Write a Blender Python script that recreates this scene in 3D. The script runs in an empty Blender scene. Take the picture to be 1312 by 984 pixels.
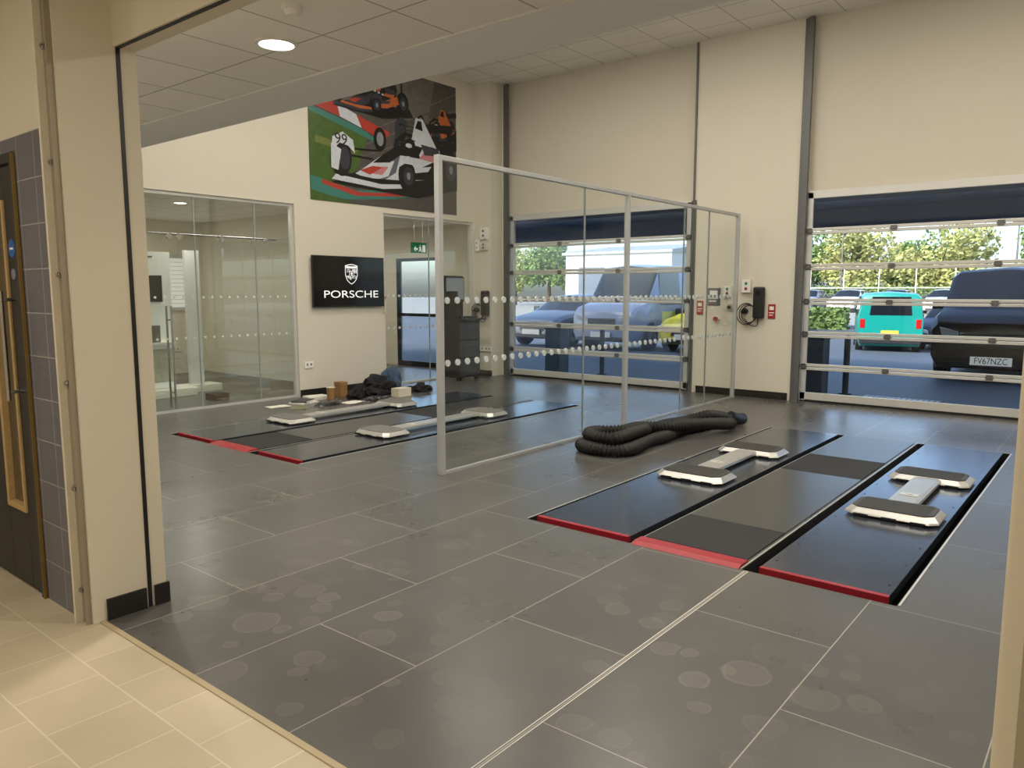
import bpy, math, random, bmesh
from mathutils import Vector, Matrix, noise
random.seed(7)
R=math.radians
C=bpy.context.scene.collection
def lin(c):
    o=[]
    for x in c[:3]:
        x=x/255.0
        o.append(x/12.92 if x<=0.04045 else ((x+0.055)/1.055)**2.4)
    return (o[0],o[1],o[2],1.0)
MC={}
def mat(name,col,rough=0.5,metal=0.0,var=0.08,scale=6.0,bump=0.0,bscale=80,emit=0,coat=0,spec=0.5):
    if name in MC: return MC[name]
    m=bpy.data.materials.new(name); m.use_nodes=True
    nt=m.node_tree; b=nt.nodes['Principled BSDF']
    tc=nt.nodes.new('ShaderNodeTexCoord'); n=nt.nodes.new('ShaderNodeTexNoise')
    n.inputs['Scale'].default_value=scale; n.inputs['Detail'].default_value=4
    nt.links.new(tc.outputs['Object'],n.inputs['Vector'])
    mx=nt.nodes.new('ShaderNodeMix'); mx.data_type='RGBA'
    c=lin(col)
    mx.inputs[6].default_value=(c[0]*(1-var),c[1]*(1-var),c[2]*(1-var),1)
    mx.inputs[7].default_value=(min(1,c[0]*(1+var)),min(1,c[1]*(1+var)),min(1,c[2]*(1+var)),1)
    nt.links.new(n.outputs['Fac'],mx.inputs[0]); nt.links.new(mx.outputs[2],b.inputs['Base Color'])
    b.inputs['Roughness'].default_value=rough; b.inputs['Metallic'].default_value=metal
    b.inputs['Coat Weight'].default_value=coat
    b.inputs['Specular IOR Level'].default_value=spec
    if emit:
        b.inputs['Emission Color'].default_value=c; b.inputs['Emission Strength'].default_value=emit
    if bump:
        n2=nt.nodes.new('ShaderNodeTexNoise'); n2.inputs['Scale'].default_value=bscale
        nt.links.new(tc.outputs['Object'],n2.inputs['Vector'])
        bp=nt.nodes.new('ShaderNodeBump'); bp.inputs['Strength'].default_value=bump; bp.inputs['Distance'].default_value=0.01
        nt.links.new(n2.outputs['Fac'],bp.inputs['Height']); nt.links.new(bp.outputs['Normal'],b.inputs['Normal'])
    MC[name]=m; return m
def glassmat(name,tint=(248,250,249),lo=0.03,hi=0.6,rough=0.0):
    m=bpy.data.materials.new(name); m.use_nodes=True; nt=m.node_tree
    nt.nodes.remove(nt.nodes['Principled BSDF']); out=nt.nodes['Material Output']
    t=nt.nodes.new('ShaderNodeBsdfTransparent'); t.inputs[0].default_value=lin(tint)
    g=nt.nodes.new('ShaderNodeBsdfGlossy'); g.inputs['Roughness'].default_value=rough
    f=nt.nodes.new('ShaderNodeLayerWeight'); f.inputs[0].default_value=0.5
    p=nt.nodes.new('ShaderNodeMath'); p.operation='POWER'; p.inputs[1].default_value=4.5
    mu=nt.nodes.new('ShaderNodeMath'); mu.operation='MULTIPLY_ADD'; mu.inputs[1].default_value=hi; mu.inputs[2].default_value=lo
    x=nt.nodes.new('ShaderNodeMixShader')
    nt.links.new(f.outputs['Facing'],p.inputs[0]); nt.links.new(p.outputs[0],mu.inputs[0]); nt.links.new(mu.outputs[0],x.inputs[0]); nt.links.new(t.outputs[0],x.inputs[1]); nt.links.new(g.outputs[0],x.inputs[2])
    nt.links.new(x.outputs[0],out.inputs[0]); return m
def brickmat(name,ca,cb,cg,bw,rh,mortar,offset,shift,swap,rough=0.4,stain=False,rvar=0.1,bump=0.15,axes='XY'):
    """tile material in world metres; U along Y if swap"""
    m=bpy.data.materials.new(name); m.use_nodes=True; nt=m.node_tree; b=nt.nodes['Principled BSDF']; L=nt.links.new
    geo=nt.nodes.new('ShaderNodeNewGeometry'); sp=nt.nodes.new('ShaderNodeSeparateXYZ'); L(geo.outputs['Position'],sp.inputs[0])
    cm=nt.nodes.new('ShaderNodeCombineXYZ')
    a0,a1=(axes[1],axes[0]) if swap else (axes[0],axes[1])
    for k,ax in ((0,a0),(1,a1)):
        ad=nt.nodes.new('ShaderNodeMath'); ad.operation='ADD'; ad.inputs[1].default_value=shift[k]
        L(sp.outputs[ax],ad.inputs[0]); L(ad.outputs[0],cm.inputs[k])
    br=nt.nodes.new('ShaderNodeTexBrick'); L(cm.outputs[0],br.inputs['Vector'])
    br.offset=offset; br.offset_frequency=2; br.squash=1.0
    br.inputs['Scale'].default_value=1; br.inputs['Mortar Size'].default_value=mortar; br.inputs['Mortar Smooth'].default_value=0.0
    br.inputs['Brick Width'].default_value=bw; br.inputs['Row Height'].default_value=rh
    br.inputs['Color1'].default_value=lin(ca); br.inputs['Color2'].default_value=lin(cb); br.inputs['Mortar'].default_value=lin(cg)
    br.inputs['Bias'].default_value=0
    n=nt.nodes.new('ShaderNodeTexNoise'); n.inputs['Scale'].default_value=1.6; n.inputs['Detail'].default_value=4; n.inputs['Roughness'].default_value=0.5
    L(geo.outputs['Position'],n.inputs['Vector'])
    mr=nt.nodes.new('ShaderNodeMapRange'); mr.inputs[1].default_value=0.3; mr.inputs[2].default_value=0.7; mr.inputs[3].default_value=1-rvar*1.6; mr.inputs[4].default_value=1+rvar*1.6
    L(n.outputs['Fac'],mr.inputs[0])
    mx=nt.nodes.new('ShaderNodeVectorMath'); mx.operation='SCALE'; L(br.outputs['Color'],mx.inputs[0]); L(mr.outputs[0],mx.inputs['Scale'])
    colout=mx.outputs[0]
    if stain:
        nw=nt.nodes.new('ShaderNodeTexNoise'); nw.inputs['Scale'].default_value=7; nw.inputs['Detail'].default_value=1; L(geo.outputs['Position'],nw.inputs['Vector'])
        wv=nt.nodes.new('ShaderNodeVectorMath'); wv.operation='MULTIPLY_ADD'; wv.inputs[1].default_value=(.05,.05,0); L(nw.outputs['Color'],wv.inputs[0]); L(geo.outputs['Position'],wv.inputs[2])
        tot=None
        for sc,st in ((5.2,.16),(3.1,.13)):
            v=nt.nodes.new('ShaderNodeTexVoronoi'); v.voronoi_dimensions='2D'; v.inputs['Scale'].default_value=sc; L(wv.outputs[0],v.inputs['Vector'])
            sx=nt.nodes.new('ShaderNodeSeparateColor'); L(v.outputs['Color'],sx.inputs[0])
            dv=nt.nodes.new('ShaderNodeMath'); dv.operation='DIVIDE'; L(v.outputs['Distance'],dv.inputs[0])
            szr=nt.nodes.new('ShaderNodeMapRange'); szr.inputs[3].default_value=.35; szr.inputs[4].default_value=1.0; L(sx.outputs[0],szr.inputs[0]); L(szr.outputs[0],dv.inputs[1])
            r=nt.nodes.new('ShaderNodeValToRGB'); e=r.color_ramp.elements
            e[0].position=0.0; e[0].color=(.35,.35,.35,1); e[1].position=0.6; e[1].color=(0,0,0,1)
            for p,c in ((0.31,.4),(0.345,.9),(0.38,0.0)):
                q=r.color_ramp.elements.new(p); q.color=(c,c,c,1)
            L(dv.outputs[0],r.inputs[0])
            gt=nt.nodes.new('ShaderNodeMapRange'); gt.inputs[1].default_value=.35; gt.inputs[2].default_value=.6; L(sx.outputs[1],gt.inputs[0])
            g1=nt.nodes.new('ShaderNodeMath'); g1.operation='MULTIPLY'; L(r.outputs[0],g1.inputs[0]); L(gt.outputs[0],g1.inputs[1])
            g2=nt.nodes.new('ShaderNodeMath'); g2.operation='MULTIPLY'; L(g1.outputs[0],g2.inputs[0]); g2.inputs[1].default_value=st
            if tot is None: tot=g2.outputs[0]
            else:
                ad=nt.nodes.new('ShaderNodeMath'); ad.operation='ADD'; L(tot,ad.inputs[0]); L(g2.outputs[0],ad.inputs[1]); tot=ad.outputs[0]
        n3=nt.nodes.new('ShaderNodeTexNoise'); n3.inputs['Scale'].default_value=0.9; n3.inputs['Detail'].default_value=1; L(geo.outputs['Position'],n3.inputs['Vector'])
        mk=nt.nodes.new('ShaderNodeMapRange'); mk.inputs[1].default_value=0.40; mk.inputs[2].default_value=0.60; L(n3.outputs['Fac'],mk.inputs[0])
        ym=nt.nodes.new('ShaderNodeMapRange'); ym.inputs[1].default_value=3.8; ym.inputs[2].default_value=2.8; L(sp.outputs['Y'],ym.inputs[0])
        m1=nt.nodes.new('ShaderNodeMath'); m1.operation='MULTIPLY'; L(mk.outputs[0],m1.inputs[0]); L(tot,m1.inputs[1])
        m2=nt.nodes.new('ShaderNodeMath'); m2.operation='MULTIPLY'; L(m1.outputs[0],m2.inputs[0]); L(ym.outputs[0],m2.inputs[1])
        mm=nt.nodes.new('ShaderNodeMix'); mm.data_type='RGBA'; L(m2.outputs[0],mm.inputs[0]); L(colout,mm.inputs[6]); mm.inputs[7].default_value=lin((200,194,180))
        colout=mm.outputs[2]
    L(colout,b.inputs['Base Color'])
    rr=nt.nodes.new('ShaderNodeMapRange'); rr.inputs[3].default_value=rough-0.03; rr.inputs[4].default_value=rough+0.06; L(n.outputs['Fac'],rr.inputs[0]); L(rr.outputs[0],b.inputs['Roughness'])
    bp=nt.nodes.new('ShaderNodeBump'); bp.inputs['Strength'].default_value=bump; bp.inputs['Distance'].default_value=0.003; bp.invert=True
    L(br.outputs['Fac'],bp.inputs['Height']); L(bp.outputs[0],b.inputs['Normal'])
    return m

class MB:
    def __init__(s,off=(0,0,0)): s.v=[];s.f=[];s.m=[];s.o=Vector(off)
    def add(s,vs,fs,m=0):
        b=len(s.v); s.v+=[Vector(v)+s.o for v in vs]
        for f in fs: s.f.append([i+b for i in f]); s.m.append(m)
        return s
    def box(s,x0,x1,y0,y1,z0,z1,m=0):
        vs=[(x,y,z) for x in(x0,x1) for y in(y0,y1) for z in(z0,z1)]
        return s.add(vs,[(0,1,3,2),(4,6,7,5),(0,4,5,1),(2,3,7,6),(0,2,6,4),(1,5,7,3)],m)
    def cyl(s,p0,p1,r,seg=16,m=0,r2=None):
        p0=Vector(p0);p1=Vector(p1); r2=r if r2 is None else r2
        d=(p1-p0).normalized(); u=d.orthogonal().normalized(); w=d.cross(u)
        vs=[];fs=[]
        for k in range(seg):
            a=2*math.pi*k/seg; q=u*math.cos(a)+w*math.sin(a); vs+= [p0+q*r,p1+q*r2]
        for k in range(seg):
            k2=(k+1)%seg; fs.append((2*k,2*k2,2*k2+1,2*k+1))
        fs.append([2*k for k in range(seg)][::-1]); fs.append([2*k+1 for k in range(seg)])
        return s.add(vs,fs,m)
    def tube(s,pts,r,seg=8,m=0):
        pts=[Vector(p) for p in pts]; n=len(pts); vs=[];fs=[]; up=None
        for i,p in enumerate(pts):
            d=(pts[min(i+1,n-1)]-pts[max(i-1,0)]).normalized()
            if up is None: up=d.orthogonal().normalized()
            up=(up-d*up.dot(d)); up=up.normalized() if up.length>1e-5 else d.orthogonal().normalized()
            w=d.cross(up); rr=r(i/(n-1),i) if callable(r) else r
            for k in range(seg):
                a=2*math.pi*k/seg; vs.append(p+(up*math.cos(a)+w*math.sin(a))*rr)
        for i in range(n-1):
            for k in range(seg):
                k2=(k+1)%seg; fs.append((i*seg+k,i*seg+k2,(i+1)*seg+k2,(i+1)*seg+k))
        fs.append(list(range(seg))[::-1]); fs.append([(n-1)*seg+k for k in range(seg)])
        return s.add(vs,fs,m)
    def prism(s,poly,ax,a0,a1,m=0):
        n=len(poly)
        def P(p,a):
            return (a,p[0],p[1]) if ax=='x' else ((p[0],a,p[1]) if ax=='y' else (p[0],p[1],a))
        vs=[P(p,a0) for p in poly]+[P(p,a1) for p in poly]
        fs=[list(range(n))[::-1],[n+i for i in range(n)]]+[(i,(i+1)%n,n+(i+1)%n,n+i) for i in range(n)]
        return s.add(vs,fs,m)
    def poly(s,pts,m=0): return s.add(pts,[list(range(len(pts)))],m)
    def text(s,t,size,M,m=0,sx=1.0,align='CENTER'):
        cu=bpy.data.curves.new('t','FONT'); cu.body=t; cu.size=size; cu.align_x=align; cu.align_y='CENTER'
        ob=bpy.data.objects.new('t',cu); C.objects.link(ob)
        dg=bpy.context.evaluated_depsgraph_get(); me=bpy.data.meshes.new_from_object(ob.evaluated_get(dg))
        vs=[M@Vector((v.co.x*sx,v.co.y,v.co.z)) for v in me.vertices]; fs=[list(p.vertices) for p in me.polygons]
        bpy.data.objects.remove(ob); bpy.data.meshes.remove(me)
        return s.add(vs,fs,m)
    def obj(s,name,mats,parent=None,bevel=0,smooth=False,label=None,cat=None,kind=None,group=None,ang=35,sub=0):
        if parent is None:
            xs=[v.x for v in s.v]; ys=[v.y for v in s.v]; zs=[v.z for v in s.v]
            o=Vector(((min(xs)+max(xs))/2,(min(ys)+max(ys))/2,min(zs)))
        else: o=Vector((0,0,0))
        me=bpy.data.meshes.new(name); me.from_pydata([v-o for v in s.v],[],s.f)
        for mm in (mats if isinstance(mats,(list,tuple)) else [mats]): me.materials.append(mm)
        me.polygons.foreach_set('material_index',s.m)
        if smooth:
            me.polygons.foreach_set('use_smooth',[True]*len(s.f)); me.set_sharp_from_angle(angle=R(ang))
        me.update()
        ob=bpy.data.objects.new(name,me); C.objects.link(ob); ob.location=o
        if parent: ob.parent=parent
        if bevel:
            b=ob.modifiers.new('b','BEVEL'); b.width=bevel; b.segments=2; b.limit_method='ANGLE'; b.angle_limit=R(40)
        if label: ob['label']=label
        if cat: ob['category']=cat
        if kind: ob['kind']=kind
        if group: ob['group']=group
        return ob
def E(name,label,cat,loc,rotz=0,group=None,kind=None):
    e=bpy.data.objects.new(name,None); e.empty_display_size=.1; e.location=loc; e.rotation_euler=(0,0,rotz); C.objects.link(e)
    e['label']=label
    if cat: e['category']=cat
    if group: e['group']=group
    if kind: e['kind']=kind
    return e
def dup(root,loc,rotz=None):
    n=root.copy(); C.objects.link(n); n.location=loc
    if rotz is not None: n.rotation_euler=(0,0,rotz)
    for ch in list(root.children):
        c=ch.copy(); c.parent=n; C.objects.link(c)
        for g in list(ch.children):
            q=g.copy(); q.parent=c; C.objects.link(q)
    return n
def W(o): return MB(off=(-o[0],-o[1],-o[2]))
def catmull(p,n):
    p=[Vector(q) for q in p]; o=[]
    q=[p[0]*2-p[1]]+p+[p[-1]*2-p[-2]]
    for i in range(1,len(q)-2):
        for k in range(n):
            t=k/n; a,b,c,d=q[i-1],q[i],q[i+1],q[i+2]
            o.append(0.5*((2*b)+(c-a)*t+(2*a-5*b+4*c-d)*t*t+(3*b-a-3*c+d)*t**3))
    o.append(p[-1]); return o
MX_LEFT=lambda x,y,z: Matrix(((0,0,1,x),(1,0,0,y),(0,1,0,z),(0,0,0,1)))   # on wall facing +X
MX_BACK=lambda x,y,z: Matrix(((1,0,0,x),(0,0,-1,y),(0,1,0,z),(0,0,0,1)))  # facing -Y

# ---------------- materials
Mfloor=brickmat('dark_tile',(82,81,80),(89,88,86),(158,153,143),1.215,0.625,0.0023,0.5,(-2.01+0.6075+12.15,1.5+62.5),True,rough=0.27,stain=True,rvar=0.06,bump=0.05)
Mtan=brickmat('tan_tile',(190,177,152),(198,185,160),(212,202,180),0.3,0.3,0.003,0.5,(0.05+9,0.02+9),False,rough=0.5,rvar=0.07)
Mceil=brickmat('ceiling_tile',(238,234,226),(242,238,230),(176,172,164),0.6,0.6,0.006,0.0,(12.1,12.15),False,rough=0.8,rvar=0.01,bump=0.3)
Mbtile=brickmat('blue_grey_tile',(96,98,110),(104,106,118),(160,160,162),0.2,0.2,0.0025,0.0,(9.0,9.0),False,rough=0.3,rvar=0.05,axes='XZ')
Mwall=mat('wall_paint',(214,208,194),0.85,var=0.015,scale=1.5,bump=0.03)
Mcream=mat('cream_paint',(216,208,190),0.6,var=0.02)
Mwhite=mat('white_paint',(236,234,228),0.7,var=0.01)
Moff=mat('office_paint',(222,216,200),0.7,var=0.01)
Mpanel=mat('door_panel_cream',(206,199,184),0.6,var=0.02)
Mblack=mat('black_plastic',(22,22,24),0.45)
Mdark=mat('dark_metal',(42,43,46),0.4,metal=0.6)
Mskirt=mat('black_skirting',(32,29,27),0.4)
Malu=mat('aluminium',(208,207,204),0.35,metal=0.3,var=0.04)
Mframe=mat('silver_frame',(186,188,190),0.35,metal=0.3,var=0.03)
Msteel=mat('galvanised_steel',(110,110,110),0.45,metal=0.8,var=0.15,scale=14)
Mguide=mat('guide_channel',(158,148,130),0.5,metal=.2,var=.05)
Mtrack=mat('track_grey',(104,104,104),0.5,metal=0.4,var=0.1)
Mss=mat('stainless',(200,200,200),0.2,metal=1.0)
Mred=mat('red_paint',(150,30,42),0.45,var=0.3,scale=20)
Mrubber=mat('black_rubber',(36,35,36),0.75,bump=0.6,bscale=260,var=0.2)
Mpad=mat('pad_rubber',(66,65,64),0.55,bump=0.3,bscale=320,var=0.15)
Mmid=mat('centre_plate',(62,62,62),0.28,var=0.12,scale=4,bump=.05,bscale=120)
Mplate=mat('lift_plate',(88,94,106),0.2,metal=0.72,var=0.2,scale=5,bump=0.02,bscale=30)
Mpit=mat('pit_black',(10,10,10),0.9)
Mglass=glassmat('clear_glass',(250,252,251),.04,.5)
Moglass=glassmat('office_glass',(246,250,247),.07,.5)
Mdglass=glassmat('door_glass',(246,250,252),.02,.4)
Mdot=mat('white_dots',(205,212,212),0.6)
Mjoint=mat('silicone_joint',(150,156,156),0.4)
Mscreen=mat('screen_black',(8,8,10),0.12,var=0.0)
Mscreenw=mat('screen_white',(230,230,230),0.5,emit=.4)
Mlamp=mat('lamp_diffuser',(255,248,232),0.5,emit=8)
Mgreen=mat('sign_green',(16,120,70),0.5,emit=0.15)
Mblue=mat('sign_blue',(40,90,165),0.5)
Mwood=mat('oak',(184,156,108),0.5,var=0.15,scale=30)
Mpaper=mat('paper',(228,225,215),0.8,var=0.04)
Mcard=mat('cardboard',(150,112,70),0.8,var=0.1)
Mcloth=mat('black_cloth',(24,24,28),0.9,bump=0.5,bscale=60,var=0.3)
Mcloth2=mat('blue_cloth',(70,90,115),0.9,bump=0.5,bscale=60,var=0.3)
Mpoly=glassmat('plastic_film',(205,208,210),.12,.8,0.25)
Mtarmac=mat('tarmac',(80,84,92),0.6,var=0.15,scale=0.6,bump=0.3,bscale=60)
Mgrey=mat('office_floor_grey',(110,108,104),0.35)
Mtape=mat('line_white',(215,213,206),0.6)

# ---------------- floor with lift pits
BAYS=[0.0,-4.78]
PX=[(-3.0,-2.22),(-1.53,-0.76)]; PY=(3.87,8.28)
pits=[(a+b,c+b) for b in BAYS for a,c in PX]
xs=sorted(set([-9.25,3.0]+[x for p in pits for x in p])); ys=[1.40,PY[0],PY[1],10.75]
fb=MB()
for i in range(len(xs)-1):
    for j in range(3):
        x0,x1,y0,y1=xs[i],xs[i+1],ys[j],ys[j+1]
        ispit=(j==1) and any(abs(x0-p[0])<1e-6 and abs(x1-p[1])<1e-6 for p in pits)
        if not ispit: fb.poly([(x0,y0,0),(x1,y0,0),(x1,y1,0),(x0,y1,0)],0)
        else:
            d=-0.3
            fb.poly([(x0,y0,d),(x1,y0,d),(x1,y1,d),(x0,y1,d)],1)
            for a,b in (((x0,y0),(x1,y0)),((x1,y0),(x1,y1)),((x1,y1),(x0,y1)),((x0,y1),(x0,y0))):
                fb.poly([(a[0],a[1],d),(b[0],b[1],d),(b[0],b[1],0),(a[0],a[1],0)],1)
fb.obj('floor',[Mfloor,Mpit],kind='structure',label='dark grey large format floor tiles in brick bond with pale grout')
MB().box(-7,3,-3.5,1.40,-.05,0.0).obj('floor.001',Mtan,kind='structure',label='beige square floor tiles of the entrance lobby')
MB().box(-7,3,1.385,1.41,0,0.004).obj('trim_1',mat('threshold',(176,160,128),.5),kind='structure',label='beige threshold strip between the two floors')
t=MB()
t.box(-1.511,-1.507,1.41,3.86,0,0.0012).box(-1.492,-1.488,1.41,3.86,0,0.0012)
t.obj('trim_2',Mtape,kind='structure',label='double white inlay line in the dark floor')
MB().box(-14,-9.25,1.5,10.75,-.05,0).obj('floor.002',Mgrey,kind='structure',label='grey floor of the glazed office and corridor')

# ---------------- walls
YB=10.5; YC=10.2
wl=MB()
for y0,y1,z0 in ((1.7,2.5,0),(2.5,6.44,2.7),(6.44,8.06,0),(8.06,10.16,2.7),(10.16,YB,0)):
    wl.box(-9.25,-9.1,y0,y1,z0,5.1)
wl.obj('wall_left',Mwall,kind='structure',label='off-white plastered wall with glazed openings')
MB().box(-9.1,-8.73,YC,YB,0,5.1).obj('wall_corner',Mwall,kind='structure',label='off-white boxed-in column in the room corner')
D1=(-8.62,-5.06); D2=(-3.5,0.06)
wb=MB()
wb.box(-9.25,D1[0],YB,YB+.25,0,5.1).box(D1[1],D2[0],YB,YB+.25,0,5.1).box(D2[1],3.0,YB,YB+.25,0,5.1)
wb.obj('wall_back',Mwall,kind='structure',label='off-white plastered wall between the vehicle doors')
MB().box(3.0,3.15,1.4,YB+.25,0,5.1).obj('wall_right',Mwall,kind='structure')
for k,(a,b) in enumerate((D1,D2)):
    MB().box(a,b,YB+.08,YB+.16,2.82,5.1).obj('wall_over_door' if k==0 else 'wall_over_door.001',Mpanel,kind='structure',label='flat cream panel above the vehicle door')
OX=(-3.54,-0.118); OH=2.56
wf=MB()
wf.box(-9.25,-4.98,1.36,1.70,0,5.1).box(-4.98,-4.03,1.36,1.70,2.13,5.1).box(-4.03,OX[0],1.36,1.70,0,5.1)
wf.box(OX[0],OX[1],1.60,1.70,OH,5.1).box(OX[0],OX[1],1.36,1.60,3.0,5.1).box(OX[1],3.0,1.36,1.70,0,5.1)
wf.obj('wall_front',Mcream,kind='structure',label='cream painted wall around the wide opening')
MB().box(-4.03,-3.63,1.348,1.359,0,2.2).box(-7,-4.98,1.348,1.359,0,2.2).box(-4.98,-4.03,1.348,1.359,2.14,2.2).obj('wall_tiling',Mbtile,kind='structure',label='blue-grey square wall tiles')
MB().box(-7.1,-7,-3.5,1.36,0,3.0).obj('wall_lobby_left',Mcream,kind='structure')
MB().box(3,3.1,-3.5,1.4,0,3.0).obj('wall_lobby_right',Mcream,kind='structure')
MB().box(-7,3,-3.6,-3.5,0,3.0).obj('wall_lobby_back',Mcream,kind='structure')
MB().box(-7.1,3.1,-3.6,1.36,3.0,3.1).obj('ceiling_lobby',Mwhite,kind='structure')
ZL=2.95; YS=3.80; ZH=5.04
MB().box(-9.1,3.0,1.70,YS-.5,ZL,ZL+.05).obj('ceiling',Mceil,kind='structure',label='low suspended tile ceiling')
s=MB(); s.box(-9.1,3.0,YS-.5,YS,ZL-.01,ZL+.06).box(-9.1,3.0,YS-.06,YS,ZL+.06,ZH)
s.obj('ceiling_bulkhead',Mwhite,kind='structure',label='white plasterboard bulkhead at the step in ceiling height')
MB().box(-9.1,3.0,YS,YB+.25,ZH,ZH+.06).obj('ceiling_high',Mceil,kind='structure',label='high suspended tile ceiling')
sk=MB(); sk.box(-9.09,-9.08+.005,6.44,8.06,0,.1)
sk.obj('baseboard_left',Mskirt,kind='structure')
sk=MB(); sk.box(-9.09,-8.715,YC-.015,YC,0,.1).box(D1[1]+.1,D2[0]-.1,YB-.015,YB,0,.1)
sk.obj('baseboard_back',Mskirt,kind='structure')
sk=MB(); sk.box(OX[0],OX[0]+.012,1.42,1.60,0,.1).box(OX[0],OX[0]+.012,1.64,1.705,0,.1).box(-9.0,OX[0]+.01,1.70,1.712,0,.1)
sk.obj('baseboard_front',Mskirt,kind='structure')
j=MB()
j.box(OX[0],OX[0]+.004,1.610,1.628,0,OH).box(OX[1]-.004,OX[1],1.61,1.628,0,OH).box(OX[0],OX[1],1.61,1.628,OH-.004,OH)
j.obj('trim_3',Mblack,kind='structure',label='dark slot in the opening reveal')
j=MB(); j.box(-3.632,-3.612,1.315,1.36,0,3.0)
j.obj('trim_4',Mcream,kind='structure',label='cream steel shutter guide flange')
j=MB(); j.box(-3.612,-3.560,1.345,1.36,0,3.0).box(-3.560,-3.552,1.335,1.36,0,3.0)
j.obj('trim_5',Mguide,kind='structure',label='grey-beige steel shutter guide channel')
j=MB(); j.box(-.085,-.06,1.32,1.36,0,3.0).box(-.02,.05,1.30,1.36,0,3.0)
j.obj('trim_6',Mguide,kind='structure',label='grey-beige steel shutter guide channel')
for k in range(6):
    z=.16+.47*k
    b=MB(); b.cyl((-3.586,1.345,z),(-3.586,1.333,z),.015,12,0).cyl((-3.586,1.333,z),(-3.586,1.325,z),.009,6,0)
    b.obj('bolt',Mss,label='round steel bolt on the shutter guide channel',cat='bolt',group='bolts on the guide channel',smooth=True)

# ---------------- office & corridor shell
o=MB(); o.box(-13.6,-13.5,1.5,10.75,0,2.75)
o.obj('wall_office_back',Moff,kind='structure')
MB().box(-13.5,-9.25,1.5,1.6,0,2.75).obj('wall_office_side',Moff,kind='structure')
MB().box(-13.5,-9.25,7.5,7.6,0,2.75).obj('wall_office_partition',Moff,kind='structure')
MB().box(-13.5,-11.6,10.6,10.75,0,2.75).box(-10.3,-9.25,10.6,10.75,0,2.75).box(-11.6,-10.3,10.6,10.75,2.15,2.75).obj('wall_corridor_end',Moff,kind='structure')
MB().box(-13.6,-9.25,1.5,10.75,2.75,2.8).obj('ceiling_office',Mceil,kind='structure')

# ---------------- lighting fixtures
def area(parent,sx,sy,p,col,shape='RECTANGLE'):
    l=bpy.data.lights.new('lamp','AREA'); l.shape=shape; l.size=sx; l.size_y=sy; l.energy=p; l.color=col
    ob=bpy.data.objects.new('lamp',l); C.objects.link(ob); ob.parent=parent; ob.location=(0,0,-.035); return ob
WARM=(1,.92,.79)
def panel(x,y,z,p,lab,col=WARM,sx=1.2,sy=.6):
    e=E('added_light_panel',lab,'ceiling light',(x,y,z),group='added unseen ceiling light panels')
    b=MB(); b.box(-sx/2,sx/2,-sy/2,-sy/2+.02,-.03,0).box(-sx/2,sx/2,sy/2-.02,sy/2,-.03,0).box(-sx/2,-sx/2+.02,-sy/2,sy/2,-.03,0).box(sx/2-.02,sx/2,-sy/2,sy/2,-.03,0)
    b.obj('frame',Mwhite,parent=e)
    MB().box(-sx/2+.02,sx/2-.02,-sy/2+.02,sy/2-.02,-.025,-.005).obj('diffuser',Mlamp,parent=e)
    area(e,sx-.05,sy-.05,p,col)
for x,p in ((-6.9,30),(-4.4,39),(-1.6,39),(1.2,37)):  # unseen panels added above the bulkhead edge to light the room
    for y in (5.0,7.7):
        panel(x,y,ZH,p,'added light panel out of view in the high tile ceiling')
def downlight(x,y,z,p,r=.105,col=WARM,lab='round recessed downlight glowing in the tile ceiling'):
    e=E('downlight',lab,'ceiling light',(x,y,z),group='round ceiling downlights')
    b=MB(); n=28; vs=[];fs=[]
    prof=[(r*1.18,0),(r*1.18,-.008),(r*.98,-.012),(r*.9,0.0),(r*.88,0)]
    for i in range(n):
        a=2*math.pi*i/n
        for q in prof: vs.append((q[0]*math.cos(a),q[0]*math.sin(a),q[1]))
    k=len(prof)
    for i in range(n):
        for q in range(k-1): fs.append((i*k+q,((i+1)%n)*k+q,((i+1)%n)*k+q+1,i*k+q+1))
    b.add(vs,fs,0); b.obj('trim_ring',Mwhite,parent=e,smooth=True)
    MB().cyl((0,0,-.006),(0,0,-.002),r*.9,24).obj('diffuser',Mlamp,parent=e)
    l=area(e,r*1.6,r*1.6,p,col,'DISK'); l.location=(0,0,-.016)
downlight(-4.03,2.77,ZL,36); downlight(-6.6,2.77,ZL,34); downlight(-1.2,2.77,ZL,32)
for x,y in ((-10.6,3.7),(-10.6,5.6),(-12.4,3.7),(-12.4,5.6),(-10.8,9.0),(-12.6,9.0)):
    downlight(x,y,2.75,15,.09,(1,.92,.80),'round recessed downlight in the office ceiling')
for x,y in ((-4.8,-.4),(-2.6,-.4),(-.4,-.6),(1.6,-1.0),(-2.6,-2.4)):
    downlight(x,y,3.0,20,.1,(1,.90,.75),'warm round downlight in the lobby ceiling')
b=MB(); b.cyl((-3.46,2.48,ZL),(-3.46,2.48,ZL-.02),.055,20,0).cyl((-3.46,2.48,ZL-.02),(-3.46,2.48,ZL-.045),.045,20,0,.03)
b.obj('smoke_detector',Mwhite,label='small white smoke detector on the tile ceiling',cat='smoke detector',smooth=True)

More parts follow.
